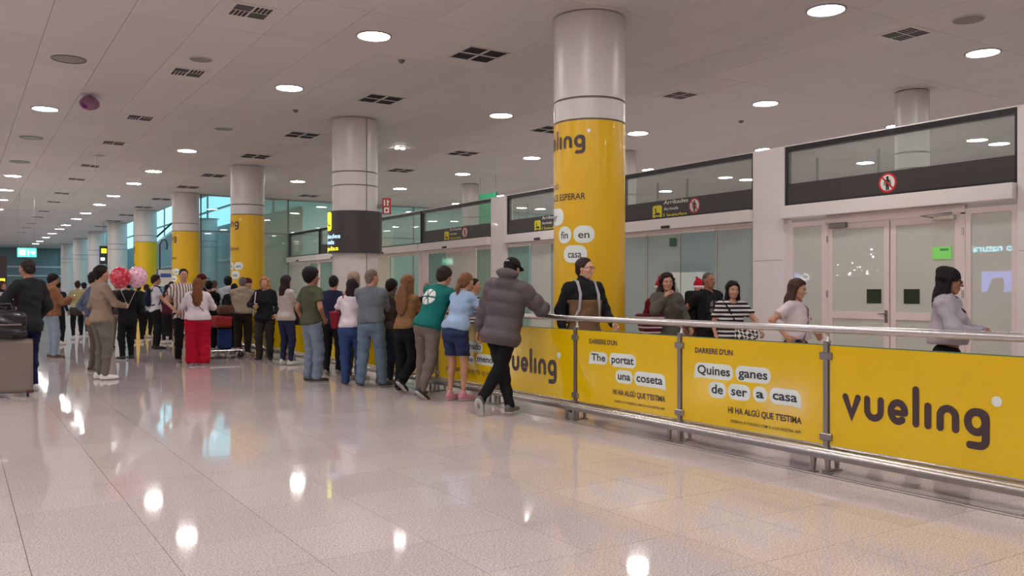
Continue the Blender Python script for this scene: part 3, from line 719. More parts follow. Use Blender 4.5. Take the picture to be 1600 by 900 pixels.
# ------------------------------------------------------------------ hanging signs of the far hall
M_ge = mat('lit green exit sign', (.1,.8,.4), .4, emis=(.05,.80,.40), estr=1.3); M_gl = mat('lit pale pictogram', (.7,1,.9), .4, emis=(.55,1,.9), estr=2.0)
es = thing('exit_sign', 'hanging green lit exit sign above the man in the black jacket', 'sign', (2.25, 38, 0))
MB().box(-.32, .32, -.04, .04, 2.72, 3.06).build('box', M_ge, es)
q = MB().box(-.27,-.05,-.046,-.041,2.79,3.0); q.box(.02,.06,-.046,-.041,2.78,3.0).box(.10,.28,-.046,-.041,2.86,2.93).add([(.18,-.044,2.79),(.29,-.044,2.895),(.18,-.044,3.0)],[(0,1,2)]); q.build('pictogram', M_gl, es)
MB().tube([(-.25,0,3.06),(-.25,0,H)], .012, 6).tube([(.25,0,3.06),(.25,0,H)], .012, 6).build('cord', M_steel, es)
hs = thing('hanging_sign', 'dark hanging direction sign with yellow arrow between white far columns', 'sign', (6.75, 52, 0))
MB().box(-.2, .2, -.06, .06, 2.9, 3.9).build('box', M_sign, hs)
MB().box(-.12, .14, -.07, -.061, 3.5, 3.75).build('arrow_panel', M_ly, hs); MB().box(-.15, .05, -.07, -.061, 3.1, 3.25).build('lettering', M_gl, hs)
MB().tube([(0,0,3.9),(0,0,H)], .02, 6).build('cord', M_steel, hs)
hs = thing('hanging_sign', 'dark sign at the left edge with a small yellow light', 'sign', (1.0, 30, 0))
MB().box(-.5, .25, -.05, .05, 1.5, 2.45).build('box', M_sign, hs); MB().box(.05, .2, -.06, -.051, 1.62, 1.78).build('arrow_panel', M_ly, hs)
MB().tube([(0,0,2.45),(0,0,H)], .012, 6).build('cord', M_steel, hs)
bs = thing('board', 'small blue and white notice board in front of the third yellow column', 'sign', (6.8, 36, 0))
MB().box(-.25, .4, -.03, .03, 1.6, 2.25).build('panel', M_wp, bs); MB().box(-.25, -.18, -.04, -.031, 1.6, 2.25).box(-.1, .3, -.04, -.031, 1.95, 2.1).build('print', mat('blue print', rgb(60,90,180), .5), bs)
MB().tube([(-.2,0,0),(-.2,0,1.65)], .02, 6).tube([(.35,0,0),(.35,0,1.65)], .02, 6).build('post', M_grey, bs)
hk = thing('hooked_pole', 'tall dark hooked pole by the fourth yellow column', 'pole', (7.3, 39.3, 0))
MB().tube([(0,0,0),(0,0,3.4),(.08,0,3.6),(.24,0,3.62),(.3,0,3.45),(.28,0,3.2)], .03, 8).build('pole', M_black, hk); MB().lathe([(.2,0),(.2,.03)], 16).build('base', M_black, hk)

# ------------------------------------------------------------------ shop fronts across the hall (seen only as reflections in the glass)
M_cy = mat('cyan neon lettering', (.3,.8,1), .4, emis=(.30,.85,1.0), estr=9.0); M_bs = mat('blue screen', (.3,.4,1), .4, emis=(.25,.32,1.0), estr=4.0)
M_wg = mat('warm shop window light', (1,.95,.85), .5, emis=(1,.90,.76), estr=1.6)
shop = thing('shop_front', 'shop front across the hall, mirrored in the door glass', 'shop front', (-9.1, 18, 0))
MB().box(0, .12, -4, 5, 2.55, 3.5).build('fascia', M_sign, shop)
MB().box(.0, .04, -4, 5, 0, 2.55).build('back_wall', mat('shop interior', rgb(150,140,128), .7), shop)
q = text_mb('go natural', .27, 1.7, .02); q.v = [(.13, a-1.84, 2.86+b) for a, b, _ in q.v]; q.build('lettering', M_cy, shop)
MB().box(.05, .08, -1.85, -.5, 1.38, 2.13).build('screen', M_bs, shop)
MB().box(.05, .10, 1.2, 2.4, 1.1, 2.1).build('window', M_wg, shop)
shop = thing('kiosk_sign', 'blue kiosk sign across the hall, mirrored in the door glass', 'sign', (-9.1, 25.7, 0))
q = text_mb('Cai', .3, .62, .02); q.v = [(.05, a-.5, 1.9+b) for a, b, _ in q.v]; q.build('lettering', mat('pale lit letters', (.8,.9,1), .4, emis=(.7,.85,1), estr=5.0), shop)
MB().box(0, .06, .2, .9, 1.82, 2.25).build('emblem', M_bs, shop)
ft = thing('string_lights', 'cluster of small lights across the hall, mirrored in the white door glass', 'lights', (-8.9, 22.6, 0))
q = MB(); random.seed(9)
for k in range(22): q.ball((random.uniform(0,.3), random.uniform(-1.2,1.3), random.uniform(1.9,2.9)+random.uniform(-.3,.3)), random.choice((.014,.018,.026,.042)), 6, 4)
q.build('bulb', mat('bulb glow', (1,1,1), .4, emis=(1,.97,.9), estr=22.0), ft, kind='stuff')
MB().tube([(.15,-1.6,3.2),(.15,0,2.9),(.15,1.8,3.2)], .01, 6).build('cord', M_black, ft)
for k, y in enumerate((4., -4, 33, 41)):
    t = thing('shop_window', 'lit shop window across the hall, outside the view', 'window', (-9.15, y, 0), 0, 'shop windows across the hall')
    MB().box(0, .05, -1.6, 1.6, .6, 2.4).build('glass', M_wg, t); MB().box(0, .08, -1.75, 1.75, 2.4, 2.9).build('fascia', M_sign, t)

# ------------------------------------------------------------------ balloons, luggage
def string_mb(p, q, sag=.03):
    P, Q = Vector(p), Vector(q); return MB().tube([P, (P*2+Q)/3+Vector((sag,0,0)), (P+Q*2)/3+Vector((sag,0,0)), Q], .004, 5)
# ------------------------------------------------------------------ people: smooth distance fields turned into one continuous skin each
F4 = np.float32
def V(*a): return np.array(a, dtype=np.float64)
def cone(P, a, b, ra, rb):
    a = np.asarray(a, F4); b = np.asarray(b, F4); ba = b-a; L2 = float(ba@ba) + 1e-9
    pa = P-a; t = np.clip(pa@ba/L2, 0, 1).astype(F4)
    q = pa - t[:,None]*ba
    return np.sqrt(np.einsum('ij,ij->i', q, q)) - (ra + (rb-ra)*t)
def ell(P, c, r, R=None):
    q = P - np.asarray(c, F4)
    if R is not None: q = q @ np.asarray(R, F4)
    r = np.asarray(r, F4); k0 = np.linalg.norm(q/r, axis=1); k1 = np.linalg.norm(q/(r*r), axis=1) + 1e-6
    return k0*(k0-1)/k1
def smin(a, b, k):
    h = np.clip(.5+.5*(b-a)/k, 0, 1); return b + (a-b)*h - k*h*(1-h)
def smax(a, b, k): return -smin(-a, -b, k)
def net(fn, lo, hi, res):
    """surface nets over a coarse-to-fine grid -> (verts, quads)"""
    lo = np.asarray(lo, float); hi = np.asarray(hi, float); B = 4
    n = np.maximum(1, np.ceil((hi-lo)/(res*B)).astype(int)); N = n*B
    ax = [lo[k] + res*np.arange(N[k]+1) for k in range(3)]
    # coarse pass at block centres
    cx = [lo[k] + res*B*(np.arange(n[k])+.5) for k in range(3)]
    G = np.stack(np.meshgrid(*cx, indexing='ij'), -1).reshape(-1, 3).astype(F4)
    dc = fn(G).reshape(n); near = np.abs(dc) < res*B*1.35 + .012
    D = np.repeat(np.repeat(np.repeat(dc, B, 0), B, 1), B, 2)
    D = np.pad(D, ((0,1),)*3, mode='edge').astype(F4)
    M = np.zeros(tuple(N+1), bool)
    nb = np.repeat(np.repeat(np.repeat(near, B, 0), B, 1), B, 2)
    for dx in (0,1):
        for dy in (0,1):
            for dz in (0,1): M[dx:dx+N[0], dy:dy+N[1], dz:dz+N[2]] |= nb
    I = np.argwhere(M)
    P = np.stack([ax[0][I[:,0]], ax[1][I[:,1]], ax[2][I[:,2]]], 1).astype(F4)
    D[M] = fn(P)
    S = D < 0
    c = [S[dx:dx+N[0], dy:dy+N[1], dz:dz+N[2]] for dx in (0,1) for dy in (0,1) for dz in (0,1)]
    s = sum(x.astype(np.int8) for x in c); act = (s > 0) & (s < 8)
    C = np.argwhere(act)
    if len(C) == 0: return np.zeros((0,3)), np.zeros((0,4), int)
    idx = -np.ones(tuple(N), int); idx[act] = np.arange(len(C))
    acc = np.zeros((len(C),3)); cnt = np.zeros(len(C))
    cor = [(dx,dy,dz) for dx in (0,1) for dy in (0,1) for dz in (0,1)]
    vals = {k: D[C[:,0]+k[0], C[:,1]+k[1], C[:,2]+k[2]] for k in cor}
    for a in cor:
        for k in range(3):
            if a[k] == 0:
                b = list(a); b[k] = 1; b = tuple(b); va, vb = vals[a], vals[b]
                m = (va < 0) != (vb < 0); t = np.where(m, va/np.where(m, va-vb, 1), 0)
                p = np.tile(np.array(a, float), (len(C),1)); p[:,k] += t
                acc[m] += p[m]; cnt[m] += 1
    Vt = lo + (C + acc/cnt[:,None])*res
    quads = []
    for k in range(3):
        u, v = [(1,2),(2,0),(0,1)][k]
        sl0 = [slice(None)]*3; sl1 = [slice(None)]*3; sl0[k] = slice(0,-1); sl1[k] = slice(1,None)
        A, Bv = S[tuple(sl0)], S[tuple(sl1)]; E = np.argwhere(A != Bv)
        ok = (E[:,u] > 0) & (E[:,v] > 0) & (E[:,u] < N[u]) & (E[:,v] < N[v]); E = E[ok]
        if not len(E): continue
        du = np.zeros(3,int); du[u] = 1; dv = np.zeros(3,int); dv[v] = 1
        q = np.stack([idx[tuple((E-du-dv).T)], idx[tuple((E-dv).T)], idx[tuple(E.T)], idx[tuple((E-du).T)]], 1)
        inside = A[tuple(E.T)]
        q = np.where(inside[:,None], q, q[:,::-1]); quads.append(q)
    return Vt, np.concatenate(quads)
def np_mesh(name, Vt, Q, m, smooth=True):
    me = bpy.data.meshes.new(name); me.vertices.add(len(Vt)); me.vertices.foreach_set('co', np.asarray(Vt, F4).ravel())
    me.loops.add(len(Q)*4); me.loops.foreach_set('vertex_index', Q.astype(np.int32).ravel())
    me.polygons.add(len(Q)); me.polygons.foreach_set('loop_start', np.arange(0, len(Q)*4, 4, dtype=np.int32))
    me.update(calc_edges=True); me.validate()
    me.polygons.foreach_set('use_smooth', np.ones(len(me.polygons), bool)); me.materials.append(m); return me
# hands: modelled once per grip, in a frame with the wrist at 0, fingers along -z, palm facing +y, thumb towards +x
HANDS = {}
def hand_net(kind, res):
    key = (kind, res)
    if key in HANDS: return HANDS[key]
    fl = {'relax': (28, 38, 30), 'grip': (70, 85, 50), 'flat': (6, 8, 6), 'phone': (40, 50, 30)}[kind]
    seg = []
    for i, (x, l, r) in enumerate(((.030,.072,.0088), (.010,.080,.0090), (-.011,.074,.0086), (-.030,.058,.0076))):
        p = np.array([x, 0, -.088 + abs(x-.005)*.25]); a = 0; parts = [(.5*l, fl[0]), (.3*l, fl[1]), (.24*l, fl[2])]
        sp = x*.9
        for j, (ln, an) in enumerate(parts):
            a += math.radians(an*(1+.12*i)); d = np.array([sp*(1-.3*j), math.sin(a), -math.cos(a)]); d /= np.linalg.norm(d); q = p + d*ln
            seg.append((p, q, r*(1-.08*j), r*(.92-.08*j))); p = q
    t0 = np.array([.026,.008,-.028]); t1 = np.array([.050,.022,-.058]); t2 = t1 + (np.array([.010,.016,-.030]) if kind in ('relax','flat') else np.array([-.012,.026,-.022])); t3 = t2 + (t2-t1)*.7
    seg += [(t0,t1,.0125,.0108), (t1,t2,.0104,.0096), (t2,t3,.0094,.0082)]
    def fn(P):
        d = ell(P, (0,0,-.050), (.041,.0165,.052)); d = smin(d, cone(P, (0,0,.03), (0,0,-.02), .024, .026), .02)
        for x in (.026,.009,-.010,-.026): d = smin(d, cone(P, (x*.5,0,-.04), (x,0,-.088), .012, .0105), .010)
        f = None
        for a, b, ra, rb in seg:
            e = cone(P, a, b, ra, rb); f = e if f is None else np.minimum(f, e) if False else (e if f is None else smin(f, e, .003))
        return smin(d, f, .007)
    HANDS[key] = net(fn, (-.075,-.05,-.20), (.085,.10,.05), res); return HANDS[key]

CL = {}
def cloth(col, stripe=None, rough=.85, bump=.35, bs=22):
    """cloth colour; stripe = (second colour, axis, period, share)"""
    key = (tuple(col), stripe, rough)
    if key in CL: return CL[key]
    m = bpy.data.materials.new('cloth %d' % len(CL)); m.use_nodes = True; nt = m.node_tree; b = nt.nodes['Principled BSDF']; N = nt.nodes.new; L = nt.links.new
    b.inputs['Roughness'].default_value = rough; b.inputs['Specular IOR Level'].default_value = .2
    tc = N('ShaderNodeTexCoord'); n = N('ShaderNodeTexNoise'); n.inputs['Scale'].default_value = bs*.35; n.inputs['Detail'].default_value = 4; n.inputs['Distortion'].default_value = .6
    bp = N('ShaderNodeBump'); bp.inputs['Strength'].default_value = bump; bp.inputs['Distance'].default_value = .05
    L(tc.outputs['Object'], n.inputs['Vector']); L(n.outputs[0], bp.inputs['Height']); L(bp.outputs[0], b.inputs['Normal'])
    r = N('ShaderNodeMapRange'); r.inputs['To Min'].default_value = .84; r.inputs['To Max'].default_value = 1.16; L(n.outputs[0], r.inputs[0])
    sc_ = N('ShaderNodeVectorMath'); sc_.operation = 'SCALE'; sc_.inputs[0].default_value = lin([x/255 for x in col]); L(r.outputs[0], sc_.inputs['Scale'])
    outc = sc_.outputs[0]
    if stripe:
        c2_, axn, per, sh = stripe; sx_ = N('ShaderNodeSeparateXYZ'); L(tc.outputs['Object'], sx_.inputs[0])
        mm = N('ShaderNodeMath'); mm.operation = 'MULTIPLY'; mm.inputs[1].default_value = 1/per; L(sx_.outputs[axn], mm.inputs[0])
        fr = N('ShaderNodeMath'); fr.operation = 'FRACT'; L(mm.outputs[0], fr.inputs[0]); lt = N('ShaderNodeMath'); lt.operation = 'LESS_THAN'; lt.inputs[1].default_value = sh; L(fr.outputs[0], lt.inputs[0])
        mx = N('ShaderNodeMix'); mx.data_type = 'RGBA'; L(lt.outputs[0], mx.inputs[0]); L(outc, mx.inputs[6]); mx.inputs[7].default_value = (*lin([x/255 for x in c2_]), 1); outc = mx.outputs[2]
    L(outc, b.inputs['Base Color']); CL[key] = m; return m
def skinm(t):
    c = {'pale': (206,158,134), 'fair': (188,138,112), 'tan': (160,110,84), 'brown': (112,76,58), 'dark': (76,52,42)}[t]
    return mat('skin '+t, rgb(*c), .5, bump=.05, bscale=80, var=.05, vscale=12)
def hairm(c): return mat('hair %d %d %d' % c, rgb(*c), .6, bump=.8, bscale=45, var=.3, vscale=30, spec=.2)

def ik(a, b, l1, l2, hint):
    a = np.array(a, float); b = np.array(b, float); d = b-a; L = np.linalg.norm(d); Lm = (l1+l2)*.999
    if L > Lm: b = a + d/L*Lm; d = b-a; L = Lm
    u = d/L; h = np.array(hint, float); h = h - u*(h@u); h /= (np.linalg.norm(h)+1e-9)
    x = (l1*l1 - l2*l2 + L*L)/(2*L); y = math.sqrt(max(0, l1*l1-x*x)); return a + u*x + h*y, b
def rotx(a): c, s = math.cos(a), math.sin(a); return np.array([[1,0,0],[0,c,-s],[0,s,c]])
def roty(a): c, s = math.cos(a), math.sin(a); return np.array([[c,0,s],[0,1,0],[-s,0,c]])
def rotz_(a): c, s = math.cos(a), math.sin(a); return np.array([[c,-s,0],[s,c,0],[0,0,1]])
def wob(P, s=1.0, seed=0.0):
    x, y, z = P[:,0], P[:,1], P[:,2]
    return s*(.0032*np.sin(31*z+9*x+seed)*np.cos(17*x-13*y+seed*2) + .0025*np.sin(55*z-21*y+seed*3+14*x))

PEOPLE = []
def person(name, label, px, depth, ang, h=1.72, build=1.0, skin='fair', hair=(30,24,22), hairs='short', shirt=((120,120,120),), sleeve='long',
           legs=((50,54,70),), legw=1.0, legcut='long', shoes=(210,205,200), arms=('down','down'), hand='relax', lean=0, side=0, turn=0, nod=0, feet=None, female=False,
           top='shirt', hem=None, topname=None, legname=None, extras=(), group=None, at=None, face=True, pelvis_shift=(0,0), loose=1.0, res=None, skirt=False, trail=None):
    k = h/1.75
    if not at and lean < 15 and top != 'puffer':
        kx = SY + (px-800)/FPX*CY; X_ = depth*kx
        if 5.22 < X_ < 5.62: depth = 5.22/kx
        elif 5.62 <= X_ < 6.02: depth = 6.02/kx
    u = (px-800)/FPX; ray = math.atan(u)
    if at: wx, wy = at; depth = wx*SY + wy*CY; ray = math.atan2(wx*CY-wy*SY, depth)
    else: wx, wy = depth*(SY+u*CY), depth*(CY-u*SY)
    rz = -(YAW + ray + math.radians(ang))
    root = thing(name, label, 'person', (wx, wy, 0), rz, group)
    if res is None: res = min(.030, max(.0125, .00125*depth))
    seed = (px*.37) % 6.28
    bw = build; sw = (.150 if female else .178)*k*(.6+.4*bw); hwid = (.100 if female else .092)*k*(.6+.4*bw)
    # skeleton
    pel = V(pelvis_shift[0], pelvis_shift[1], .93*k)
    R = roty(math.radians(side)) @ rotx(-math.radians(lean)); up = R @ V(0,0,1); fw = R @ V(0,1,0); rt = R @ V(1,0,0)
    T = lambda x, y, z: pel + R @ (V(x, y, z)*k)
    neck0 = T(0,-.012,.545); shl = [T(s*sw/k, -.01, .465) for s in (-1,1)]
    Rh = rotz_(math.radians(-turn)) @ rotx(-math.radians(nod)) ; Rlean = roty(math.radians(side*.4)) @ rotx(-math.radians(lean*.35)); RH = Rlean @ Rh
    hc = neck0 + R @ (V(0,.004,.055)*k) + RH @ (V(0,.022,.085)*k)
    HR = lambda x, y, z: hc + RH @ (V(x,y,z)*k)
    hips = [pel + V(s*hwid, 0, -.03*k) for s in (-1,1)]
    feet = feet or ((-.11,.0,0,-8),(.11,.02,0,8))
    ankles, knees, toes = [], [], []
    for i, ft in enumerate(feet):
        lift = ft[2]; an = V(ft[0]*k, ft[1]*k, .085*k+lift)
        kh = ft[4] if len(ft) > 4 else (.15*(1 if i else -1), 1, 0)
        kn, an = ik(hips[i], an, .417*k, .405*k, kh); knees.append(kn); ankles.append(an); toes.append(math.radians(-ft[3]))
    elb, wr = [], []
    for i, s in enumerate((-1,1)):
        A = arms[i]; sh = shl[i]
        pre = {'down': ((.27,.03,-.02),(.3,-1,0)), 'downf': ((.25,.12,.02),(.3,-1,0)), 'front': ((.14,.30,.20),(1,-.4,-.6)), 'cross': ((-.06,.22,.28),(1,0,-.5)), 'phone': ((.09,.34,.30),(.6,-.3,-1)),
               'rail': ((.22,.42,.16),(1,-.5,-.5)), 'pocket': ((.20,.10,.04),(1,-.8,0)), 'hip': ((.24,.06,.10),(1,-.5,0)), 'raise': ((.10,.22,.50),(.7,.3,-1)), 'swingf': ((.24,.26,.06),(.3,-1,0)), 'swingb': ((.26,-.20,.02),(.3,-1,0)), 'back': ((.02,-.16,.10),(1,-.3,0)), 'push': ((.18,.42,.06),(.8,-.6,-.3)), 'bagstrap': ((.08,.16,.36),(1,0,-1))}
        if isinstance(A, str):
            (x, y, z), hh = pre[A]; tg = pel + R @ (V(s*x, y, z)*k)
        else: tg = pel + V(*A[0])*k; hh = A[1]
        e, w_ = ik(sh, tg, .29*k, .25*k, R @ V(s*hh[0], hh[1], hh[2])); elb.append(e); wr.append(w_)
    ar = (.046, .040, .034, .026) if not female else (.040, .034, .030, .023)
    ar = [a_*k*(.5+.5*bw) for a_ in ar]
    lr = [x*k*(.45+.55*bw) for x in ((.084,.056,.052,.036) if not female else (.088,.055,.050,.034))]
    cw, cd_ = (.165 if not female else .145)*k*bw**.8, (.108 if not female else .105)*k*bw
    bwid, bd = (.150 if not female else .132)*k*bw, (.100 if not female else .092)*k*bw**1.3
    pw, pd = (.152 if not female else .165)*k*bw**.8, (.108 if not female else .118)*k*bw
    cC, cB, cP = T(0,0,.34), T(0,.01,.14), T(0,-.012,-.03)
    def torso(P, g=0.0, wide=1.0):
        d = ell(P, cC, (cw*wide+g, cd_*wide+g, .20*k+g), R); d = smin(d, ell(P, cB, (bwid*wide+g, bd*wide+g, .19*k+g), R), .05)
        d = smin(d, ell(P, cP, (pw*wide+g, pd*wide+g, .125*k+g), R), .05)
        
        for s in (0,1): d = smin(d, cone(P, T(0,-.012,.485), shl[s], .050*k+g, .046*k+g), .05)
        if female: 
            for s in (-1,1): d = smin(d, ell(P, T(s*.065,.085*bw,.30), (.058*k+g,.052*k+g,.060*k+g), R), .03)
        return d
    def arm(P, i, g=0.0, g2=None, upto=1.0):
        g2 = g if g2 is None else g2
        d = cone(P, shl[i], elb[i], ar[0]*1.08+g, ar[1]+g)
        return smin(d, cone(P, elb[i], wr[i], ar[2]*1.02+g, ar[3]+g2), .02)
    def leg(P, i, g=0.0, g2=None):
        g2 = g if g2 is None else g2
        d = cone(P, hips[i], knees[i], lr[0]+g, lr[1]+g*.8+g2*.2)
        e = cone(P, knees[i], ankles[i], lr[2]+g*.5+g2*.5, lr[3]+g2)
        d = smin(d, e, .03)
        c_ = knees[i]*.7 + ankles[i]*.3 + V(0,-.012*k,0)
        return smin(d, cone(P, knees[i], c_, lr[2]*.9+g, lr[2]*1.0+g), .02)
    def footf(P, i, g=0.0, sole=False):
        c, s = math.cos(toes[i]), math.sin(toes[i]); an = ankles[i]
        pitch = (feet[i][5] if len(feet[i]) > 5 else 0)
        Q = (P - np.asarray(an, F4)) @ np.asarray(rotz_(toes[i]) @ rotx(math.radians(pitch)), F4)
        d = ell(Q, (0,.075*k,-.050*k), (.043*k+g,.125*k+g,.036*k+g)); d = smin(d, ell(Q, (0,-.02*k,-.035*k), (.036*k+g,.055*k+g,.05*k+g)), .03)
        d = smin(d, cone(Q, (0,0,.02*k), (0,.02*k,-.04*k), .038*k+g, .04*k+g), .03)
        return smax(d, -(Q[:,2] + .083*k), .006)
    # head
    def headf(P):
        q = (P - np.asarray(hc, F4)) @ np.asarray(RH, F4) / k; f = F4(1.0)
        d = ell(q, (0,-.012,.030), (.074,.094,.086)); d = smin(d, ell(q, (0,.020,-.030), (.058,.066,.078)), .03)
        d = smin(d, ell(q, (0,.052,-.088), (.026,.024,.020)), .022)                       # chin
        for s in (-1,1): d = smin(d, cone(q, (s*.040,-.008,-.050), (s*.018,.056,-.086), .018, .012), .02)   # jaw line
        d = smin(d, cone(q, (-.030,.078,.022), (.030,.078,.022), .010, .010), .016)       # brow
        for s in (-1,1):
            d = smax(d, -ell(q, (s*.031,.094,.004), (.017,.016,.012)), .010)              # eye socket
            d = smin(d, ell(q, (s*.044,.060,-.026), (.018,.014,.016)), .02)               # cheek
            d = smin(d, ell(q, (s*.077,-.006,-.004), (.008,.017,.031)), .006)             # ear
        d = smin(d, cone(q, (0,.084,.010), (0,.108,-.024), .006, .012), .008)             # nose
        for s in (-1,1): d = smin(d, ell(q, (s*.011,.096,-.028), (.008,.009,.007)), .005)
        d = smin(d, ell(q, (0,.082,-.052), (.022,.012,.0065)), .006); d = smin(d, ell(q, (0,.080,-.064), (.018,.011,.0065)), .006)
        return d*k
    nb = neck0 - up*.03*k
    def neckf(P): 
        d = cone(P, nb, HR(0,-.018,-.03), .058*k if not female else .050*k, .052*k if not female else .044*k); return d
    bare_leg = legcut in ('short', 'knee')
    pts = [pel, neck0, hc] + shl + elb + wr + hips + knees + ankles
    lo = np.min(pts, 0) - .22; hi = np.max(pts, 0) + .22; lo[2] = -.02; hi[2] = hc[2] + .2
    SK = skinm(skin)
    bodyV, bodyQ = [], []
    def push(VQ):
        o = sum(len(v) for v in bodyV); bodyV.append(VQ[0]); bodyQ.append(VQ[1]+o)
    def bodyf(P):
        d = torso(P, -.004); d = smin(d, neckf(P), .03)
        for i in (0,1): d = smin(d, arm(P, i), .025)
        for i in (0,1): d = smin(d, leg(P, i, -.004), .02)
        for i in (0,1): d = np.minimum(d, footf(P, i, -.012))
        return smin(d, headf(P), .02)
    rb = res*1.25 if sleeve == 'long' and not bare_leg else res
    push(net(bodyf, lo, hi, rb))
    if face and res < .02:
        hr = max(.0055, res*.5)
        def hf(P): return smin(headf(P), neckf(P), .02) - .0012
        push(net(hf, hc-V(.12,.14,.17)*k, hc+V(.12,.15,.14)*k, hr))
    # hands
    hres = .0058 if depth < 14 else (.008 if depth < 24 else .011)
    hk = hand if isinstance(hand, tuple) else (hand, hand)
    hv = []
    for i, s in enumerate((-1,1)):
        if hk[i] == 'none': continue
        Vh, Qh = hand_net(hk[i], hres)
        z = -(wr[i]-elb[i]); z /= np.linalg.norm(z)
        pref = V(-s,.15,0) if A != 'x' else V(0,1,0)
        if hk[i] == 'flat': pref = V(0,0,-1)
        y = pref - z*(pref@z); y /= np.linalg.norm(y)+1e-9; x = np.cross(y, z)
        # the thumb must point forward / inward
        th = V(0,1,.2); 
        flip = 1.0 if (x@th) > 0 else -1.0
        M3 = np.stack([x*flip, y, z], 1)
        Vw = wr[i] + (Vh*k*(1.0 if not female else .92)) @ M3.T
        Qq = Qh if flip > 0 else Qh[:,::-1]
        if np.linalg.det(M3) < 0 and flip > 0: Qq = Qh[:,::-1]
        elif np.linalg.det(M3) > 0 and flip < 0: Qq = Qh
        push((Vw, Qq)); hv.append((wr[i], M3))
    b = link('body', np_mesh('body', np.concatenate(bodyV), np.concatenate(bodyQ), SK), root)
    # garments
    tt = .014 + .012*(loose-1)
    shemz = (-.06 if hem is None else hem)
    sl_end = {'long': 1.96, 'short': .62, 'three': 1.4, 'none': .0}[sleeve]
    M_top = cloth(*shirt) if isinstance(shirt, tuple) and not hasattr(shirt, 'name') else shirt
    puffer = top == 'puffer'; g0 = tt*1.15 + (.036 if puffer else 0) + (.014 if top in ('jacket','hoodie') else 0)
    def shirtf(P):
        d = torso(P, g0, 1.0)
        # a looser hem
        q = (P - np.asarray(pel, F4)) @ np.asarray(R, F4)
        hemz = shemz*k
        d = smin(d, ell(P, T(0,-.004,max(shemz+.06,-.12)), (pw+g0+.012*loose, pd+g0+.012*loose, .14*k), R), .06)
        if top in ('hoodie', 'puffer'): 
            hd_ = ell(P, T(0,-.085,.53), (.125*k,.075*k,.075*k), R)
            if puffer: hd_ = np.minimum(hd_, ell(P, T(0,-.10,.62), (.120*k,.085*k,.060*k), R))
            d = smin(d, hd_, .03)
        d = smax(d, hemz - q[:,2], .012)
        if top != 'puffer': d = smax(d, -cone(P, neck0+fw*.03*k, HR(0,0,.0), .066*k, .062*k), .008) if top != 'turtle' else smin(d, cone(P, neck0-up*.02*k, neck0+up*.05*k, .066*k, .060*k), .02)
        if puffer: d = d - .013*np.abs(np.sin(q[:,2]*math.pi/(.145*k)))
        if sl_end > 0:
            for i in (0,1):
                e = arm(P, i, g0*.85, g0*.7 + (.006 if top in ('jacket','hoodie') else 0))
                if puffer:
                    ax1 = elb[i]-shl[i]; L1 = np.linalg.norm(ax1); t1 = (P-np.asarray(shl[i],F4)) @ np.asarray(ax1/L1, F4)
                    e = e - .013*np.abs(np.sin(t1*math.pi/.13))
                if sl_end < 1:
                    c_ = shl[i] + (elb[i]-shl[i])*sl_end; n_ = (elb[i]-shl[i]); n_ /= np.linalg.norm(n_)
                    e = cone(P, shl[i], elb[i], ar[0]*1.08+g0*1.0, ar[1]+g0*1.5)
                else:
                    f_ = sl_end-1; c_ = elb[i] + (wr[i]-elb[i])*f_; n_ = (wr[i]-elb[i]); n_ /= np.linalg.norm(n_)
                e = smax(e, (P-np.asarray(c_, F4)) @ np.asarray(n_, F4), .006)
                d = smin(d, e, .022)
        return d + wob(P, 1.3 if not puffer else .4, seed)
    lo2 = np.min([T(-.3,-.2,shemz-.06), T(.3,.2,shemz-.06)] + elb + wr + shl + [neck0], 0) - .14; hi2 = np.max([neck0+up*.1] + elb + wr + shl + [T(-.2,-.25,.6), T(.2,.25,0), T(-.2,.25,.0)], 0) + .16
    sh_o = link(topname or {'puffer':'puffer_jacket','jacket':'jacket','hoodie':'hoodie','turtle':'jacket'}.get(top,'shirt'), np_mesh('top', *net(shirtf, lo2, hi2, res), M_top), root)
    # trousers / skirt
    lg = .012*legw + .004
    cutz = {'long': .055, 'short': .60, 'knee': .42, 'crop': .16}[legcut]*k
    g_low = .010 + .030*(legw-1)
    def legf(P):
        q = (P - np.asarray(pel, F4)) @ np.asarray(R, F4)
        d = ell(P, cP, (pw+.008, pd+.009, .135*k), R)
        if female: d = smin(d, ell(P, T(0,-.055,-.05), (.13*k*bw,.085*k*bw,.11*k), R), .04)
        if skirt: 
            d = smin(d, cone(P, (hips[0]+hips[1])/2, (ankles[0]+ankles[1])/2, pw*.92, .175*k*legw), .05)
        else:
            e = None
            for i in (0,1):
                l_ = leg(P, i, lg, g_low); e = l_ if e is None else smin(e, l_, .008)
            d = smin(d, e, .035)
        d = smax(d, q[:,2] - .12*k, .01)
        if legcut in ('short','knee'):
            for i in (0,1): pass
            d = smax(d, cutz - P[:,2], .008)
        else:
            # cut each leg across the ankle
            for i in (0,1):
                n_ = ankles[i]-knees[i]; n_ /= np.linalg.norm(n_); c_ = ankles[i] + n_*(.045*k if legcut == 'long' else -.10*k)
                side_ = np.linalg.norm(P-np.asarray(ankles[i],F4), axis=1) < .22*k
                if skirt: continue
                d = np.where(side_, smax(d, (P-np.asarray(c_,F4)) @ np.asarray(n_,F4), .006), d)
            if skirt: d = smax(d, .05*k - P[:,2], .006)
        fold = 0
        return d + wob(P, 1.2 if legw < 1.4 else 1.7, seed+1) + .004*np.sin(P[:,2]*40+P[:,0]*34+P[:,1]*25+seed)*np.clip((.30*k-P[:,2])/.2, 0, 1)
    lo3 = np.min(hips+knees+ankles, 0) - .26; hi3 = np.max(hips+knees+ankles+[pel], 0) + .26; lo3[2] = max(-.01, lo3[2]); 
    link(legname or {'short':'shorts','knee':'shorts'}.get(legcut, 'trousers'), np_mesh('legs', *net(legf, lo3, hi3, res), cloth(*legs)), root)
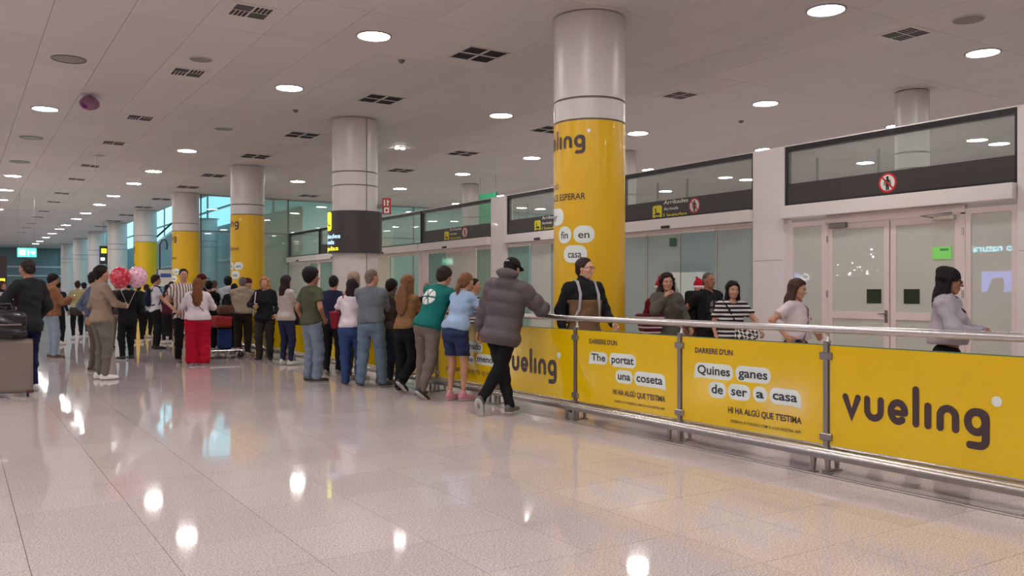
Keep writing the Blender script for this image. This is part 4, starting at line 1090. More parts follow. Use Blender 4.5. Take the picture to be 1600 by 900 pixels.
    # shoes
    SM = mat('shoe %d %d %d' % tuple(shoes), rgb(*shoes), .5, bump=.2); SS = mat('shoe sole', rgb(190,188,184) if min(shoes) > 60 else rgb(60,58,58), .6)
    for i in (0,1):
        a0 = ankles[i]; so = link('shoe', np_mesh('shoe', *net(lambda P: footf(P, i, .004), a0-.22, a0+.25, max(.010, res*.7)), SM), root)
        if depth < 20:
            def solef(P):
                c_ = footf(P, i, .009); Q = (P - np.asarray(a0, F4)) @ np.asarray(rotz_(toes[i]) @ rotx(math.radians(feet[i][5] if len(feet[i]) > 5 else 0)), F4)
                return smax(c_, Q[:,2] + .060*k, .003)
            link('sole', np_mesh('sole', *net(solef, a0-.22, a0+.25, max(.009, res*.7)), SS), so)
    # hair
    HM = hairm(tuple(hair))
    def qh(P): return (P - np.asarray(hc, F4)) @ np.asarray(RH, F4) / k
    fr = seed
    def hair_short(P, t=.008, low=-.045, fringe=.055):
        q = qh(P); d = ell(q, (0,-.016,.034), (.076+t,.096+t,.088+t)); d = smin(d, ell(q, (0,-.048,-.030), (.060+t*.6,.058+t*.6,.070)), .03)
        zz = q[:,2]-.045; cut = (q[:,1] - .054) - np.where(zz > 0, zz*1.6, zz*.95) + .007*np.sin(q[:,0]*95+fr)                       # clear the face
        d = smax(d, cut*.5, .006); d = smax(d, (low - .045 - q[:,2]) + np.maximum(0, q[:,1]+.040)*1.7, .01)
        an = np.arctan2(q[:,0], q[:,1]+.02)
        return (d + .0040*np.sin(q[:,0]*110+fr)*np.sin(q[:,1]*90)*np.sin(q[:,2]*100) + .0022*np.sin(an*26+3*np.sin(q[:,2]*40)+fr) + .003*np.sin(q[:,2]*60+q[:,0]*70+fr))*k
    def hf_(P):
        q = qh(P); s_ = hairs
        if s_ == 'short': return hair_short(P)
        if s_ == 'buzz': return hair_short(P, .005, -.03)
        if s_ == 'full': return hair_short(P, .020, -.060)
        if s_ == 'afro':
            d = ell(q, (0,-.035,.055), (.128,.130,.122)); d = smin(d, ell(q, (0,-.060,-.02), (.095,.080,.075)), .03); zz = q[:,2]-.05; d = smax(d, (q[:,1]-.050) - np.where(zz > 0, zz*1.2, zz*.7), .02)
            return (d + .006*np.sin(q[:,0]*75)*np.sin(q[:,1]*80+1)*np.sin(q[:,2]*70))*k
        if s_ in ('long', 'longcurl', 'shoulder', 'bob'):
            d = hair_short(P, .020, -.07)/k; L_ = {'long': .37, 'longcurl': .30, 'shoulder': .22, 'bob': .13}[s_]; w0 = .085 if s_ != 'longcurl' else .105
            c_ = ell(q, (0,-.055,-.10), (w0+.008,.060,.13)); d = smin(d, c_, .03)
            if L_ > .2: 
                pd_ = (P - np.asarray(neck0, F4)) @ np.asarray(R, F4) / k
                d = smin(d, ell(pd_, (0,-.085-.032*(L_ > .25),.03-L_*.42), (w0+.022*(L_ > .25),.042,L_*.62)), .06)
            for s in (-1,1): d = smin(d, cone(q, (s*.072,.0,.02), (s*.086,-.005,-.05-L_*.35), .022, .028), .03)
            am = .006 if s_ == 'longcurl' else .003
            an = np.arctan2(q[:,0], q[:,1]+.06)
            return (d + am*np.sin(q[:,0]*130+2*np.sin(q[:,2]*30)) * np.cos(q[:,1]*60) + (.012 if s_ == 'longcurl' else .0035)*np.sin(an*(9 if s_ == 'longcurl' else 22)+2.5*np.sin(q[:,2]*(38 if s_ == 'longcurl' else 14))+fr))*k
        if s_ == 'bun':
            d = hair_short(P, .012, -.05)/k; return smin(d, ell(q, (0,-.085,.105), (.045,.045,.042)), .02)*k
        if s_ == 'pony':
            d = hair_short(P, .012, -.05)/k; d = smin(d, ell(q, (0,-.115,.03), (.030,.030,.030)), .02); d = smin(d, cone(q, (0,-.13,.02), (0,-.15,-.10), .030, .032), .02)
            return smin(d, cone(q, (0,-.15,-.10), (.0,-.135,-.27), .032, .014), .02)*k
        return hair_short(P)
    if hairs != 'none':
        ln = {'long': .50, 'longcurl': .42, 'shoulder': .34, 'bob': .22, 'pony': .32}.get(hairs, .14)
        ho = link('hair', np_mesh('hair', *net(hf_, hc-V(.19,.24,ln)*1.0, hc+V(.19,.19,.22), max(.009, res*.7)), HM), root)
    # eyes, brows, mouth
    if face and depth < 30:
        EW = mat('eye white', rgb(225,220,215), .3); EI = mat('iris dark', rgb(40,28,22), .2); LP = mat('lips '+skin, tuple(c*f_ for c, f_ in zip(lin([x/255 for x in {'pale': (196,118,108), 'fair': (172,100,90), 'tan': (138,76,66), 'brown': (96,54,48), 'dark': (70,42,38)}[skin]]), (1,1,1))), .4)
        Mh = Matrix.Translation(Vector(hc)) @ Matrix([list(r_)+[0] for r_ in RH] + [[0,0,0,1]]) @ Matrix.Scale(k, 4)
        for s in (-1,1):
            e = MB().ball((s*.031,.078,.004), (.0125,.0105,.0085), 8, 6).tf(Mh).build('eye', EW, root, smooth=True)
            MB().ball((s*.031,.0865,.004), (.0062,.0035,.0062), 8, 5).tf(Mh).build('iris', EI, e, smooth=True)
            MB().tube([(s*.014,.0925,.021),(s*.030,.0925,.026),(s*.047,.083,.021)], .0032, 5).tf(Mh).build('eyebrow', HM, root, smooth=True)
        MB().ball((0,.088,-.058), (.021,.0075,.0072), 10, 6).tf(Mh).build('mouth', LP, root, smooth=True)
    info = dict(shirtf=shirtf, root=root, T=T, R=R, HR=HR, RH=RH, hc=hc, k=k, wr=wr, elb=elb, shl=shl, pel=pel, ankles=ankles, knees=knees, hips=hips, res=res, torso=torso, g0=g0, rz=rz, loc=V(wx,wy,0), neck0=neck0, qh=qh, pw=pw, pd=pd, cw=cw, cd=cd_, hands=hv, up=up, fw=fw)
    for ex in extras: ex(info)
    PEOPLE.append(info); return info
def world(I, p):
    c, s = math.cos(I['rz']), math.sin(I['rz']); return Vector((I['loc'][0] + c*p[0] - s*p[1], I['loc'][1] + s*p[0] + c*p[1], p[2]))
# ---- clothing accessories (children of the person)
def cap(col, brim=1, back=False, logo=None):
    def f(I):
        q_ = I['qh']; k = I['k']; sgn = -1 if back else 1
        def fn(P):
            q = q_(P); d = ell(q, (0,-.016,.040), (.092,.112,.102)); d = smax(d, .030 - q[:,2] - q[:,1]*.12, .008)
            return d*k
        m = cloth(col, None, .8)
        o = link('cap', np_mesh('cap', *net(fn, I['hc']-.2, I['hc']+.2, max(.009, I['res']*.7)), m), I['root'])
        if brim:
            def fb(P):
                q = q_(P); return smax(ell(q, (0,sgn*.10-.01,.040), (.074,.085,.30)), np.abs(q[:,2]-.040+abs(1)*(q[:,1]*sgn-.10)*.25)-.006, .003)*k
            link('brim', np_mesh('brim', *net(fb, I['hc']-.24, I['hc']+.24, .009), m), o)
        if logo:
            HR = I['HR']; mb = MB(); 
            a = [HR(x, -.131+abs(x)*.25, z) for x, z in ((-.026,.075),(.026,.075),(.026,.090),(-.026,.090))]
            mb.add(a, [(0,1,2,3)]); mb.build('badge', mat('cap badge', rgb(180,180,180), .5), o)
    return f
def beanie(col, tip=False, band=None):
    def f(I):
        k = I['k']
        def fn(P):
            q = I['qh'](P); d = ell(q, (0,-.020,.045), (.093,.112,.108)); 
            if tip: d = smin(d, cone(q, (0,-.03,.12), (.03,-.10,.19), .045, .016), .03)
            else: d = smin(d, ell(q, (0,-.075,.11), (.055,.06,.045)), .03)
            return smax(d, .012 - q[:,2], .008)*k
        o = link('beanie', np_mesh('beanie', *net(fn, I['hc']-.22, I['hc']+.26, max(.009, I['res']*.7)), cloth(col, None, .9)), I['root'])
        if band:
            def fb(P):
                q = I['qh'](P); return smax(ell(q, (0,-.020,.040), (.103,.122,.15)), np.abs(q[:,2]-.022)-.02, .01)*k
            link('brim', np_mesh('brim', *net(fb, I['hc']-.22, I['hc']+.22, .012), cloth(band, None, .95)), o)
    return f
def glasses(I):
    HR = I['HR']; M = mat('spectacle frame', rgb(90,30,34), .3); o = None; mb = MB()
    for s in (-1,1):
        ring = [HR(s*.031+.021*math.cos(a), .101, .004+.016*math.sin(a)) for a in [2*math.pi*i/12 for i in range(13)]]
        mb.tube(ring, .0022, 5); mb.tube([HR(s*.052,.099,.008), HR(s*.079,.0,.010)], .002, 5)
    mb.tube([HR(-.010,.102,.006), HR(.010,.102,.006)], .002, 5); mb.build('glasses', M, I['root'], smooth=True)
def hem_band(col, z0, z1, g=.012, name='undershirt'):
    def f(I):
        def fn(P):
            q = (P-np.asarray(I['pel'],F4)) @ np.asarray(I['R'],F4)
            d = ell(P, I['T'](0,-.004,-.06), (I['pw']+I['g0']+g, I['pd']+I['g0']+g, .17*I['k']), I['R']) if g < 0 or z0 < -.2 else I['shirtf'](P)-g
            return smax(d, np.abs(q[:,2]/I['k']-(z0+z1)/2)*I['k']-(z1-z0)/2*I['k'], .006)
        link(name, np_mesh(name, *net(fn, I['pel']-.32, I['pel']+.32, max(.012, I['res'])), cloth(col)), I['root'])
    return f
def strap(col, pts, r=.012, name='strap'):
    """strap over a shoulder, given as torso points (x, y, z)"""
    def f(I):
        MB().tube([I['T'](*p) for p in pts], r, 6).build(name, cloth(col), I['root'], smooth=True)
    return f
# ---- bags: things of their own, placed in world space against the person
def place_like(I, o): o.location = (I['loc'][0], I['loc'][1], 0); o.rotation_euler = (0,0,I['rz'])
def backpack(label, col, w_=.30, hh=.44, dd=.17, strapcol=None, group=None):
    def f(I):
        t = thing('backpack', label, 'backpack', (I['loc'][0], I['loc'][1], 0), I['rz'], group); T = I['T']; R = I['R']; k = I['k']
        yb = -(I['cd']/k + I['g0'] + dd/2 - .005); c0 = T(0, yb, .28); rr = V(w_/2, dd/2, hh/2)
        def fn(P):
            q = (P-np.asarray(c0,F4)) @ np.asarray(R,F4); a = np.abs(q) - (rr-.05).astype(F4); return np.linalg.norm(np.maximum(a,0), axis=1) + np.minimum(a.max(1),0) - .05
        m = cloth(col, None, .8)
        link('pack', np_mesh('pack', *net(fn, c0-.36, c0+.36, max(.015, I['res'])), m), t)
        c1 = T(0, yb-dd/2, .20)
        def fp(P):
            q = (P-np.asarray(c1,F4)) @ np.asarray(R,F4); a = np.abs(q) - V(w_*.32,.02,hh*.20).astype(F4)+.0; return np.linalg.norm(np.maximum(a,0), axis=1) + np.minimum(a.max(1),0) - .022
        link('pocket', np_mesh('pocket', *net(fp, c1-.2, c1+.2, max(.015, I['res'])), m), t)
        sm = cloth(strapcol) if strapcol else m; g = I['g0']
        for s in (-1,1):
            sx_ = s*.115
            pts = [T(sx_, -(I['cd']/k+g)*.9, .42), T(sx_*.9, -.03, .535+g), T(sx_*.95, .05, .515+g), T(sx_, .86*(I['cd']/k+g)+.012, .40), T(sx_*1.1, .86*(I['cd']/k+g)+.006, .24), T(sx_*1.35, .04+g, .12), T(sx_*1.2, -(I['cd']/k+g)*.9, .10)]
            mb = MB(); mb.tube(pts, .017, 6); mb.build('strap', sm, t, smooth=True)
    return f
def handbag(label, col, off, size=(.28,.12,.22), strp=None, check=None, name='handbag', straps=None):
    def f(I):
        t = thing(name, label, 'bag', (I['loc'][0], I['loc'][1], 0), I['rz']); c0 = I['pel'] + V(*off)*I['k']; rr = V(*size)/2
        def fn(P):
            q = P-np.asarray(c0,F4); tap = 1 - .25*(q[:,2]/rr[2]); q = np.stack([q[:,0]*np.clip(tap,.8,1.2), q[:,1]*np.clip(tap,.8,1.3), q[:,2]], 1)
            a = np.abs(q) - (rr-.025).astype(F4); return np.linalg.norm(np.maximum(a,0), axis=1) + np.minimum(a.max(1),0) - .025
        link('body', np_mesh('bag_body', *net(fn, c0-rr-.08, c0+rr+.08, .012), check or cloth(col, None, .6)), t)
        if straps:
            MB().tube([I['T'](*p) for p in straps] + [tuple(c0+V(0,0,rr[2]-.01))], .009, 6).build('strap', cloth(strp or col), t, smooth=True)
        else:
            for s in (-1,1):
                MB().tube([c0+V(-rr[0]*.5,s*rr[1]*.6,rr[2]-.02), c0+V(-rr[0]*.4,s*rr[1]*.3,rr[2]+.12), c0+V(rr[0]*.4,s*rr[1]*.3,rr[2]+.12), c0+V(rr[0]*.5,s*rr[1]*.6,rr[2]-.02)], .007, 6).build('handle', cloth(strp or col), t, smooth=True)
    return f
def phone(i, label, col=(30,30,34)):
    def f(I):
        w_, M3 = I['hands'][i]; c = w_ + M3 @ V(0,.035,-.085)*I['k']; t = thing('phone', label, 'phone', tuple(world(I, c)), I['rz'])
        MB().rbox(-.036,.036,-.004,.004,-.072,.072,.003).tf(Matrix.Rotation(math.radians(-35),4,'X')).build('case', mat('phone body', rgb(*col), .3), t)
        MB().box(-.032,.032,-.0052,-.0042,-.066,.066).tf(Matrix.Rotation(math.radians(-35),4,'X')).build('screen', mat('phone screen', (.6,.7,.8), .2, emis=(.6,.7,.85), estr=.8), t)
    return f
def patch(col, c, r, back=True, petals=0, g=.004, name='print', zlo=None, zhi=None):
    def f(I):
        cc = I['T'](*c)
        def fn(P):
            q = (P-np.asarray(cc,F4)) @ np.asarray(I['R'],F4); rr = np.sqrt((q[:,0]/r[0])**2 + (q[:,2]/r[1])**2)
            d = np.maximum(np.abs(I['shirtf'](P)-.001)-.005, (rr-1)*min(r))
            if petals:
                th = np.arctan2(q[:,2], q[:,0]); gap = .011 - np.abs(np.sin(th*petals/2))*rr*min(r)*.55
                d = np.maximum(d, gap)
            return np.maximum(d, q[:,1] if back else -q[:,1])
        link(name, np_mesh(name, *net(fn, cc-V(.34,.34,.34), cc+V(.34,.34,.34), .008), mat('shirt print %d %d %d' % col, rgb(*col), .7)), I['root'])
    return f
def panel_cloth(col, z0, z1, front=True, half=None, g=.006, name='front_panel'):
    def f(I):
        k = I['k']
        def fn(P):
            q = (P-np.asarray(I['pel'],F4)) @ np.asarray(I['R'],F4)
            d = smax(I['shirtf'](P)-g, I['torso'](P, I['g0']+.03), .01)
            d = smax(d, np.abs(q[:,2]/k-(z0+z1)/2)*k-(z1-z0)/2*k, .006)
            if half: d = smax(d, np.abs(q[:,0])-half, .006)
            if front: d = smax(d, -q[:,1], .006)
            return d
        link(name, np_mesh(name, *net(fn, I['pel']-V(.35,.35,.2), I['pel']+V(.35,.35,.75), max(.012, I['res'])), cloth(col)), I['root'])
    return f
BLK = (24,24,27)
# ------------------------------------------------------------------ people waiting, from the left edge to the near rail
person('person', 'man in black jacket and navy jeans standing beside the grey suitcase', 44, 11.9, -42, 1.84, 1.0, 'tan', (44,34,30), 'buzz', ((36,37,40),), 'long', ((26,30,62),), 1.2, shoes=(205,205,205), arms=('front','downf'), top='jacket', hem=-.14, nod=6)
person('person', 'man in tan sweatshirt and pale jeans holding a phone, near the left edge', 81, 17.9, 78, 1.77, 1.05, 'fair', (26,20,20), 'full', ((142,98,70),), 'long', ((140,154,168),), 1.3, shoes=(96,64,54), arms=('front','phone'), top='hoodie', nod=14, hand='phone', loose=1.6, extras=(phone(1, 'pale phone held by the man in tan sweatshirt', (190,190,200)),))
person('person', 'person in pale yellow top with dark jacket tied at the waist, back turned', 121, 25.0, -12, 1.70, 1.0, 'fair', (50,38,32), 'bun', ((176,168,118),), 'long', (BLK,), 1.0, shoes=(190,190,190), arms=('front','front'), female=True, extras=(hem_band((66,62,62), -.34, .06, .05, 'tied_jacket'),))
person('person', 'woman with light brown hair facing the camera behind the man in black jacket', 22, 20, 165, 1.64, .95, 'pale', (120,88,62), 'shoulder', (BLK,), 'long', ((40,40,46),), 1.0, arms=('front','bagstrap'), female=True, top='jacket')
person('person', 'person in black coat and white scarf at the far left edge', 3, 22, 120, 1.66, 1.0, 'fair', (70,44,34), 'bob', (BLK,), 'long', (BLK,), 1.0, arms=('front','front'), female=True, top='turtle', extras=(panel_cloth((200,200,200), .36, .52),))
person('person', 'person in dark navy top just beyond the man in tan sweatshirt', 90, 22.5, 30, 1.66, 1.0, 'tan', (24,20,20), 'short', ((30,34,52),), 'long', (BLK,), 1.1, arms=('front','down'))
person('person', 'man in dark cap and white shirt behind the pale yellow top', 131, 28, -20, 1.69, 1.0, 'fair', (30,24,24), 'short', ((180,178,176),), 'short', ((60,58,60),), 1.1, extras=(cap((22,22,26)),))
bm = person('person', 'man in beige sweater and grey trousers holding the balloon strings', 158, 13.6, 72, 1.80, 1.08, 'fair', (24,16,16), 'full', ((146,128,110),), 'long', ((112,104,99),), 1.25, shoes=(225,224,222), arms=('downf','front'), hand=('relax','grip'), loose=1.5, turn=4)
person('person', 'man in slate blue sweater behind the balloon man, hand held back', 147, 14.9, 70, 1.74, 1.0, 'fair', (40,30,28), 'short', ((84,92,112),), 'long', ((104,94,84),), 1.2, shoes=(92,64,52), arms=('back','swingb'), loose=1.3)
person('person', 'person dressed all in black standing under the red balloon', 199, 17.6, -35, 1.66, 1.1, 'fair', (20,18,18), 'short', (BLK,), 'long', (BLK,), 1.2, shoes=(30,28,28), arms=('front','downf'), top='jacket', hem=-.22)
person('person', 'person in khaki trousers and dark top between balloon man and black-clad person', 183, 21, 20, 1.68, 1.0, 'fair', (34,26,24), 'short', ((58,56,54),), 'long', ((124,116,100),), 1.2, arms=('front','down'), shoes=(40,36,36))
person('person', 'person in dark green top reading a paper beyond the white balloon', 216, 23.5, -10, 1.62, 1.05, 'fair', (26,22,22), 'short', ((34,48,46),), 'long', (BLK,), 1.2, arms=('front','front'), top='hoodie')
person('person', 'man in white t-shirt and black trousers looking at a phone', 243, 20.8, 82, 1.80, 1.0, 'fair', (44,30,24), 'full', ((206,204,214),), 'short', ((20,20,22),), 1.3, shoes=(26,24,24), arms=('front','phone'), hand='phone', nod=4, extras=(phone(1, 'phone held by the man in white t-shirt'), backpack('dark navy flat backpack of the man in white t-shirt', (26,28,54), .24, .46, .09),))
person('person', 'person in white hooded top behind the man in white t-shirt', 229, 26, 40, 1.62, 1.0, 'fair', (60,36,30), 'short', ((176,172,174),), 'long', (BLK,), 1.1, arms=('front','front'), top='hoodie')
person('person', 'person in maroon top between white t-shirt and striped shirt', 262, 23, -30, 1.58, 1.0, 'tan', (28,22,22), 'bob', ((84,34,48),), 'long', ((36,34,38),), 1.1, arms=('front','front'), female=True)
person('person', 'person with dark curly hair behind the maroon top', 268, 26.5, 10, 1.68, 1.1, 'brown', (20,18,18), 'full', ((44,44,48),), 'long', (BLK,), 1.1)
person('person', 'tall man in vertically striped shirt facing the camera', 287, 16.8, 158, 1.84, 1.1, 'fair', (24,18,20), 'short', ((204,192,180), ((96,66,84), 0, .052, .35)), 'short', ((20,19,20),), 1.4, shoes=(84,62,52), arms=('down','pocket'), loose=1.5, turn=16, hem=-.12)
person('person', 'woman in white blouse and wide red trousers with long auburn hair', 309, 16.2, 4, 1.64, 1.28, 'fair', (116,70,44), 'long', ((208,196,202),), 'long', ((172,16,44),), 3.3, shoes=(222,216,214), arms=('front','front'), female=True, loose=1.9, hem=-.02, extras=(strap((60,40,36), ((-.13,-.16,.52),(-.02,-.19,.32),(.12,-.185,.16)), .007),))
person('person', 'man in dark red cap behind the auburn haired woman', 315, 19.2, 80, 1.78, 1.0, 'tan', (30,24,24), 'short', ((40,36,40),), 'long', ((36,34,36),), 1.1, extras=(cap((84,30,38)),))
person('person', 'person in black top beside the bald man', 326, 19.6, -5, 1.64, 1.1, 'fair', (22,20,22), 'full', (BLK,), 'long', (BLK,), 1.2, arms=('front','front'))
person('person', 'bald man in black top left of the white hoodie', 335, 21.5, 30, 1.67, 1.0, 'fair', (90,74,66), 'buzz', ((30,26,28),), 'long', ((34,32,34),), 1.1)
person('person', 'person in brown patterned top by the luggage trolley', 344, 21.5, 20, 1.45, 1.0, 'tan', (30,24,22), 'bob', ((120,92,76), ((60,40,40), 2, .09, .4)), 'short', ((46,36,36),), 1.1, female=True)
person('person', 'person in pale grey hoodie with black hair behind the trolley', 356, 20.4, -8, 1.74, 1.05, 'fair', (20,18,20), 'full', ((196,200,210),), 'long', ((60,62,70),), 1.2, arms=('front','front'), top='hoodie')
person('person', 'person in black jacket between pale grey hoodie and beige hoodie', 366, 19.8, 10, 1.58, 1.0, 'fair', (24,22,22), 'short', (BLK,), 'long', (BLK,), 1.1, top='jacket')
person('person', 'grey haired man in beige hoodie and dark trousers with arms folded', 379, 18.6, 8, 1.71, 1.12, 'fair', (104,94,90), 'buzz', ((156,142,124),), 'long', ((46,41,38),), 1.35, shoes=(176,160,150), arms=('cross','cross'), top='hoodie', loose=1.5, hem=.0)
person('person', 'man in dark red beret beyond the beige hoodie', 388, 20.1, 150, 1.71, 1.05, 'fair', (60,44,40), 'buzz', ((44,38,36),), 'long', ((40,38,38),), 1.1, extras=(beanie((80,32,40)),))
person('person', 'woman in black coat with curly blond hair and white bag strap', 414, 17.5, 196, 1.69, 1.05, 'fair', (172,124,88), 'longcurl', ((26,26,30),), 'long', ((50,46,44),), 1.7, shoes=(34,32,32), arms=('downf','front'), female=True, top='jacket', hem=-.12, extras=(strap((205,200,205), ((.15,.14,.50),(.16,.155,.34),(.19,.14,.16),(.23,.06,.0)), .012),))
person('person', 'woman in pale grey jacket and navy jeans with dark shoulder length hair', 447, 16.5, 52, 1.69, 1.0, 'pale', (40,26,26), 'shoulder', ((176,166,160),), 'long', ((38,42,72),), 1.1, shoes=(208,206,202), arms=('front','cross'), female=True, top='jacket', turn=12,
       extras=(handbag('dark grey handbag carried by the woman in pale grey jacket', (58,54,56), (.10,.30,.02), (.14,.30,.34)),))
person('person', 'man with large black afro in olive t-shirt and loose light jeans', 487, 13.2, 58, 1.735, 1.02, 'tan', (22,16,18), 'afro', ((76,80,60),), 'short', ((116,128,146),), 1.95, shoes=(62,56,50), arms=('down','pocket'), loose=1.6, hem=-.05, turn=10)
person('person', 'man in navy shirt and black trousers beyond the afro haired man', 519, 14.7, 22, 1.665, 1.08, 'tan', (24,20,22), 'short', ((34,38,62),), 'short', (BLK,), 1.2, shoes=(120,110,104), arms=('front','front'), lean=6)
person('person', 'woman in white t-shirt and flared blue jeans with dark bun', 550, 12.75, 14, 1.58, 1.25, 'fair', (38,22,26), 'bob', ((208,198,206),), 'short', ((48,68,112),), 1.55, shoes=(46,48,60), arms=('front','front'), female=True, hem=.02, nod=10,
       extras=(handbag('dark red shoulder bag on the woman in white t-shirt', (120,22,40), (-.27,.02,.14), (.12,.24,.26), straps=((-.12,-.13,.50),(-.14,-.02,.56),(-.2,.08,.42))),))
person('person', 'woman with curly ash blond hair behind the grey sweater man', 553, 14.1, 40, 1.70, 1.0, 'pale', (146,124,106), 'bob', ((170,160,150),), 'long', ((90,84,70),), 1.1, arms=('front','front'), female=True)
person('person', 'grey haired man in grey sweater and baggy light jeans', 580, 12.5, 18, 1.715, 1.08, 'fair', (112,98,84), 'short', ((104,110,118),), 'long', ((98,116,136),), 1.75, shoes=(64,64,70), arms=('cross','cross'), loose=1.4, turn=38, hem=.02, feet=((-.16,-.02,0,-14),(.15,.06,0,24)), extras=(hem_band((224,222,226), -.09, .04, -.012, 'undershirt'),))
person('person', 'person with dark hair and brown backpack leaning at the rail', 600, 12.95, 45, 1.60, 1.05, 'brown', (26,20,20), 'full', ((70,58,52),), 'long', ((38,42,60),), 1.2, shoes=(130,110,104), arms=('rail','rail'), female=True, lean=16, extras=(backpack('brown backpack worn at the rail beside the grey sweater man', (62,44,38)),))
person('person', 'woman with long brown hair in off-shoulder brown top and flared black trousers', 634, 12.6, 38, 1.62, .98, 'fair', (116,80,56), 'long', ((132,98,66),), 'long', ((18,18,20),), 1.9, shoes=(34,32,32), arms=('cross','cross'), female=True, hem=.0, lean=4,
       feet=((-.10,-.02,0,-6),(.13,-.26,.10,10,(.1,1,0),-40)))
person('person', 'man in teal t-shirt with white leaf print leaning on the rail', 671, 11.35, 42, 1.78, 1.06, 'fair', (44,32,30), 'full', ((20,104,98),), 'short', ((110,100,92),), 1.35, shoes=(44,42,44), arms=(((-.16,.62,.16),(1,-.5,-.5)),((.14,.58,.16),(1,-.5,-.7))), lean=24, side=6, pelvis_shift=(0,-.04), loose=1.6, turn=6,
       feet=((-.12,-.06,0,-10),(.14,-.30,.05,14,(.15,1,0),-38)), extras=(patch((222,220,214), (-.05,0,.34), (.135,.115), True, 6),))
person('person', 'woman in light blue sweatshirt and navy shorts with ponytail leaning on the rail', 714, 11.0, 48, 1.66, 1.02, 'fair', (118,80,56), 'pony', ((150,174,206),), 'long', ((42,54,90),), 1.5, 'short', (196,128,142), arms=(((-.16,.58,.20),(1,-.5,-.5)),((.18,.52,.18),(1,-.5,-.5))), lean=18, female=True, top='shirt', loose=1.7, hem=.0, pelvis_shift=(0,-.03), feet=((-.09,-.05,0,-8),(.10,.02,0,6)))
person('person', 'man in grey puffer jacket and black cap leaning on the near rail', 784, 9.75, 26, 1.78, 1.08, 'fair', (30,24,24), 'short', ((90,80,85), None, .5, .12), 'long', ((23,23,27),), 1.25, shoes=(92,90,92), arms=(((-.33,.06,-.06),(.6,-1,0)),((.30,.40,.20),(1,-.5,-.4))), top='puffer', hem=-.16, lean=7, side=7, nod=8, turn=10,
       feet=((.12,-.04,0,6),(-.13,-.26,.09,-8,(.3,1,0),-62)), extras=(cap((26,24,26), 1, False, True),))
# people on the far side of the rail
person('person', 'person with reddish hair in black and white beyond the teal t-shirt', 668, 15.2, 185, 1.54, .95, 'pale', (140,88,62), 'short', ((22,22,24),), 'long', (BLK,), 1.0, arms=('front','front'), extras=(panel_cloth((214,206,208), .2, .54, half=.06),))
person('person', 'woman with dark ponytail beyond the rail left of the puffer jacket', 741, 14.0, 110, 1.60, .9, 'fair', (28,20,22), 'pony', ((70,64,74), ((190,184,184), 2, .05, .4)), 'long', (BLK,), 1.0, arms=('front','rail'), female=True)
person('person', 'man with glasses in black and brown jacket walking behind the rail', 912, 9.75, 150, 1.78, 1.05, 'pale', (46,32,28), 'short', ((27,26,29),), 'long', ((34,34,40),), 1.1, shoes=(40,38,38), arms=('swingf','down'), top='turtle', hem=-.10, turn=-34, loose=1.7,
       feet=((-.09,.20,0,-4),(.09,-.20,.03,6,(.1,1,0),-20)), extras=(glasses, panel_cloth((116,90,66), -.13, .34), backpack('black backpack with pale straps on the man with glasses', (30,30,34), strapcol=(170,170,176))))
person('person', 'woman with dark curly hair in grey hoodie lifting her hand', 1042, 10.9, 160, 1.62, 1.0, 'fair', (44,30,30), 'longcurl', ((86,82,76),), 'long', ((62,66,92),), 1.1, shoes=(150,150,150), arms=('swingf','raise'), female=True, top='hoodie', loose=1.5, turn=6, feet=((-.08,.16,0,-4),(.09,-.14,.02,6)),
       extras=(handbag('maroon bag with white stripes on the curly haired woman', (84,24,38), (.26,.06,.08), (.24,.26,.34), check=cloth((84,24,38), ((210,196,196), 2, .062, .28)), straps=((.14,-.13,.46),(.15,-.02,.55),(.2,.06,.40))),))
person('person', 'person in red and white festive hat behind the curly haired woman', 1033, 12.2, 175, 1.55, .95, 'fair', (60,40,34), 'short', ((120,30,44),), 'long', (BLK,), 1.0, extras=(beanie((176,24,46), True, (228,222,228)),))
person('person', 'person in red and white festive hat behind the man with black backpack', 1092, 13.2, 170, 1.56, .95, 'fair', (60,40,34), 'short', ((150,30,46),), 'long', ((70,70,76),), 1.0, extras=(beanie((176,24,46), True, (228,222,228)),))
person('person', 'grey haired man in black printed t-shirt pulling a case', 1107, 11.9, 140, 1.66, 1.05, 'tan', (92,90,90), 'buzz', ((30,29,31),), 'short', ((38,34,34),), 1.4, 'knee', (60,56,56), arms=('down','swingb'), loose=1.4, feet=((-.09,.16,0,-4),(.09,-.14,.02,6)),
       extras=(patch((112,108,108), (.01,0,.30), (.075,.10), False, 4), backpack('black backpack on the man in black printed t-shirt', (32,32,36), .34, .50, .22)))
person('person', 'woman in black and white striped t-shirt pushing forward', 1141, 10.7, 160, 1.52, 1.12, 'fair', (26,20,24), 'shoulder', ((30,28,34), ((214,208,210), 2, .052, .45)), 'short', ((30,32,72),), 1.2, shoes=(120,120,120), arms=(((-.30,.40,.10),(1,-.4,-.3)),((.24,.14,.0),(.4,-1,0))), female=True, lean=8, loose=1.4, feet=((-.09,.14,0,-4),(.09,-.14,.02,6)),
       extras=(handbag('black and white checkered bag of the woman in striped t-shirt', (220,218,218), (-.20,.22,-.02), (.24,.14,.20), check='CHECK', strp=(24,24,28), straps=((.12,.13,.46),(0,.16,.28),(-.12,.19,.14))),) if False else (strap((20,20,24), ((.14,.0,.55),(.09,.13,.44),(-.02,.17,.22),(-.12,.20,.06)), .011),))
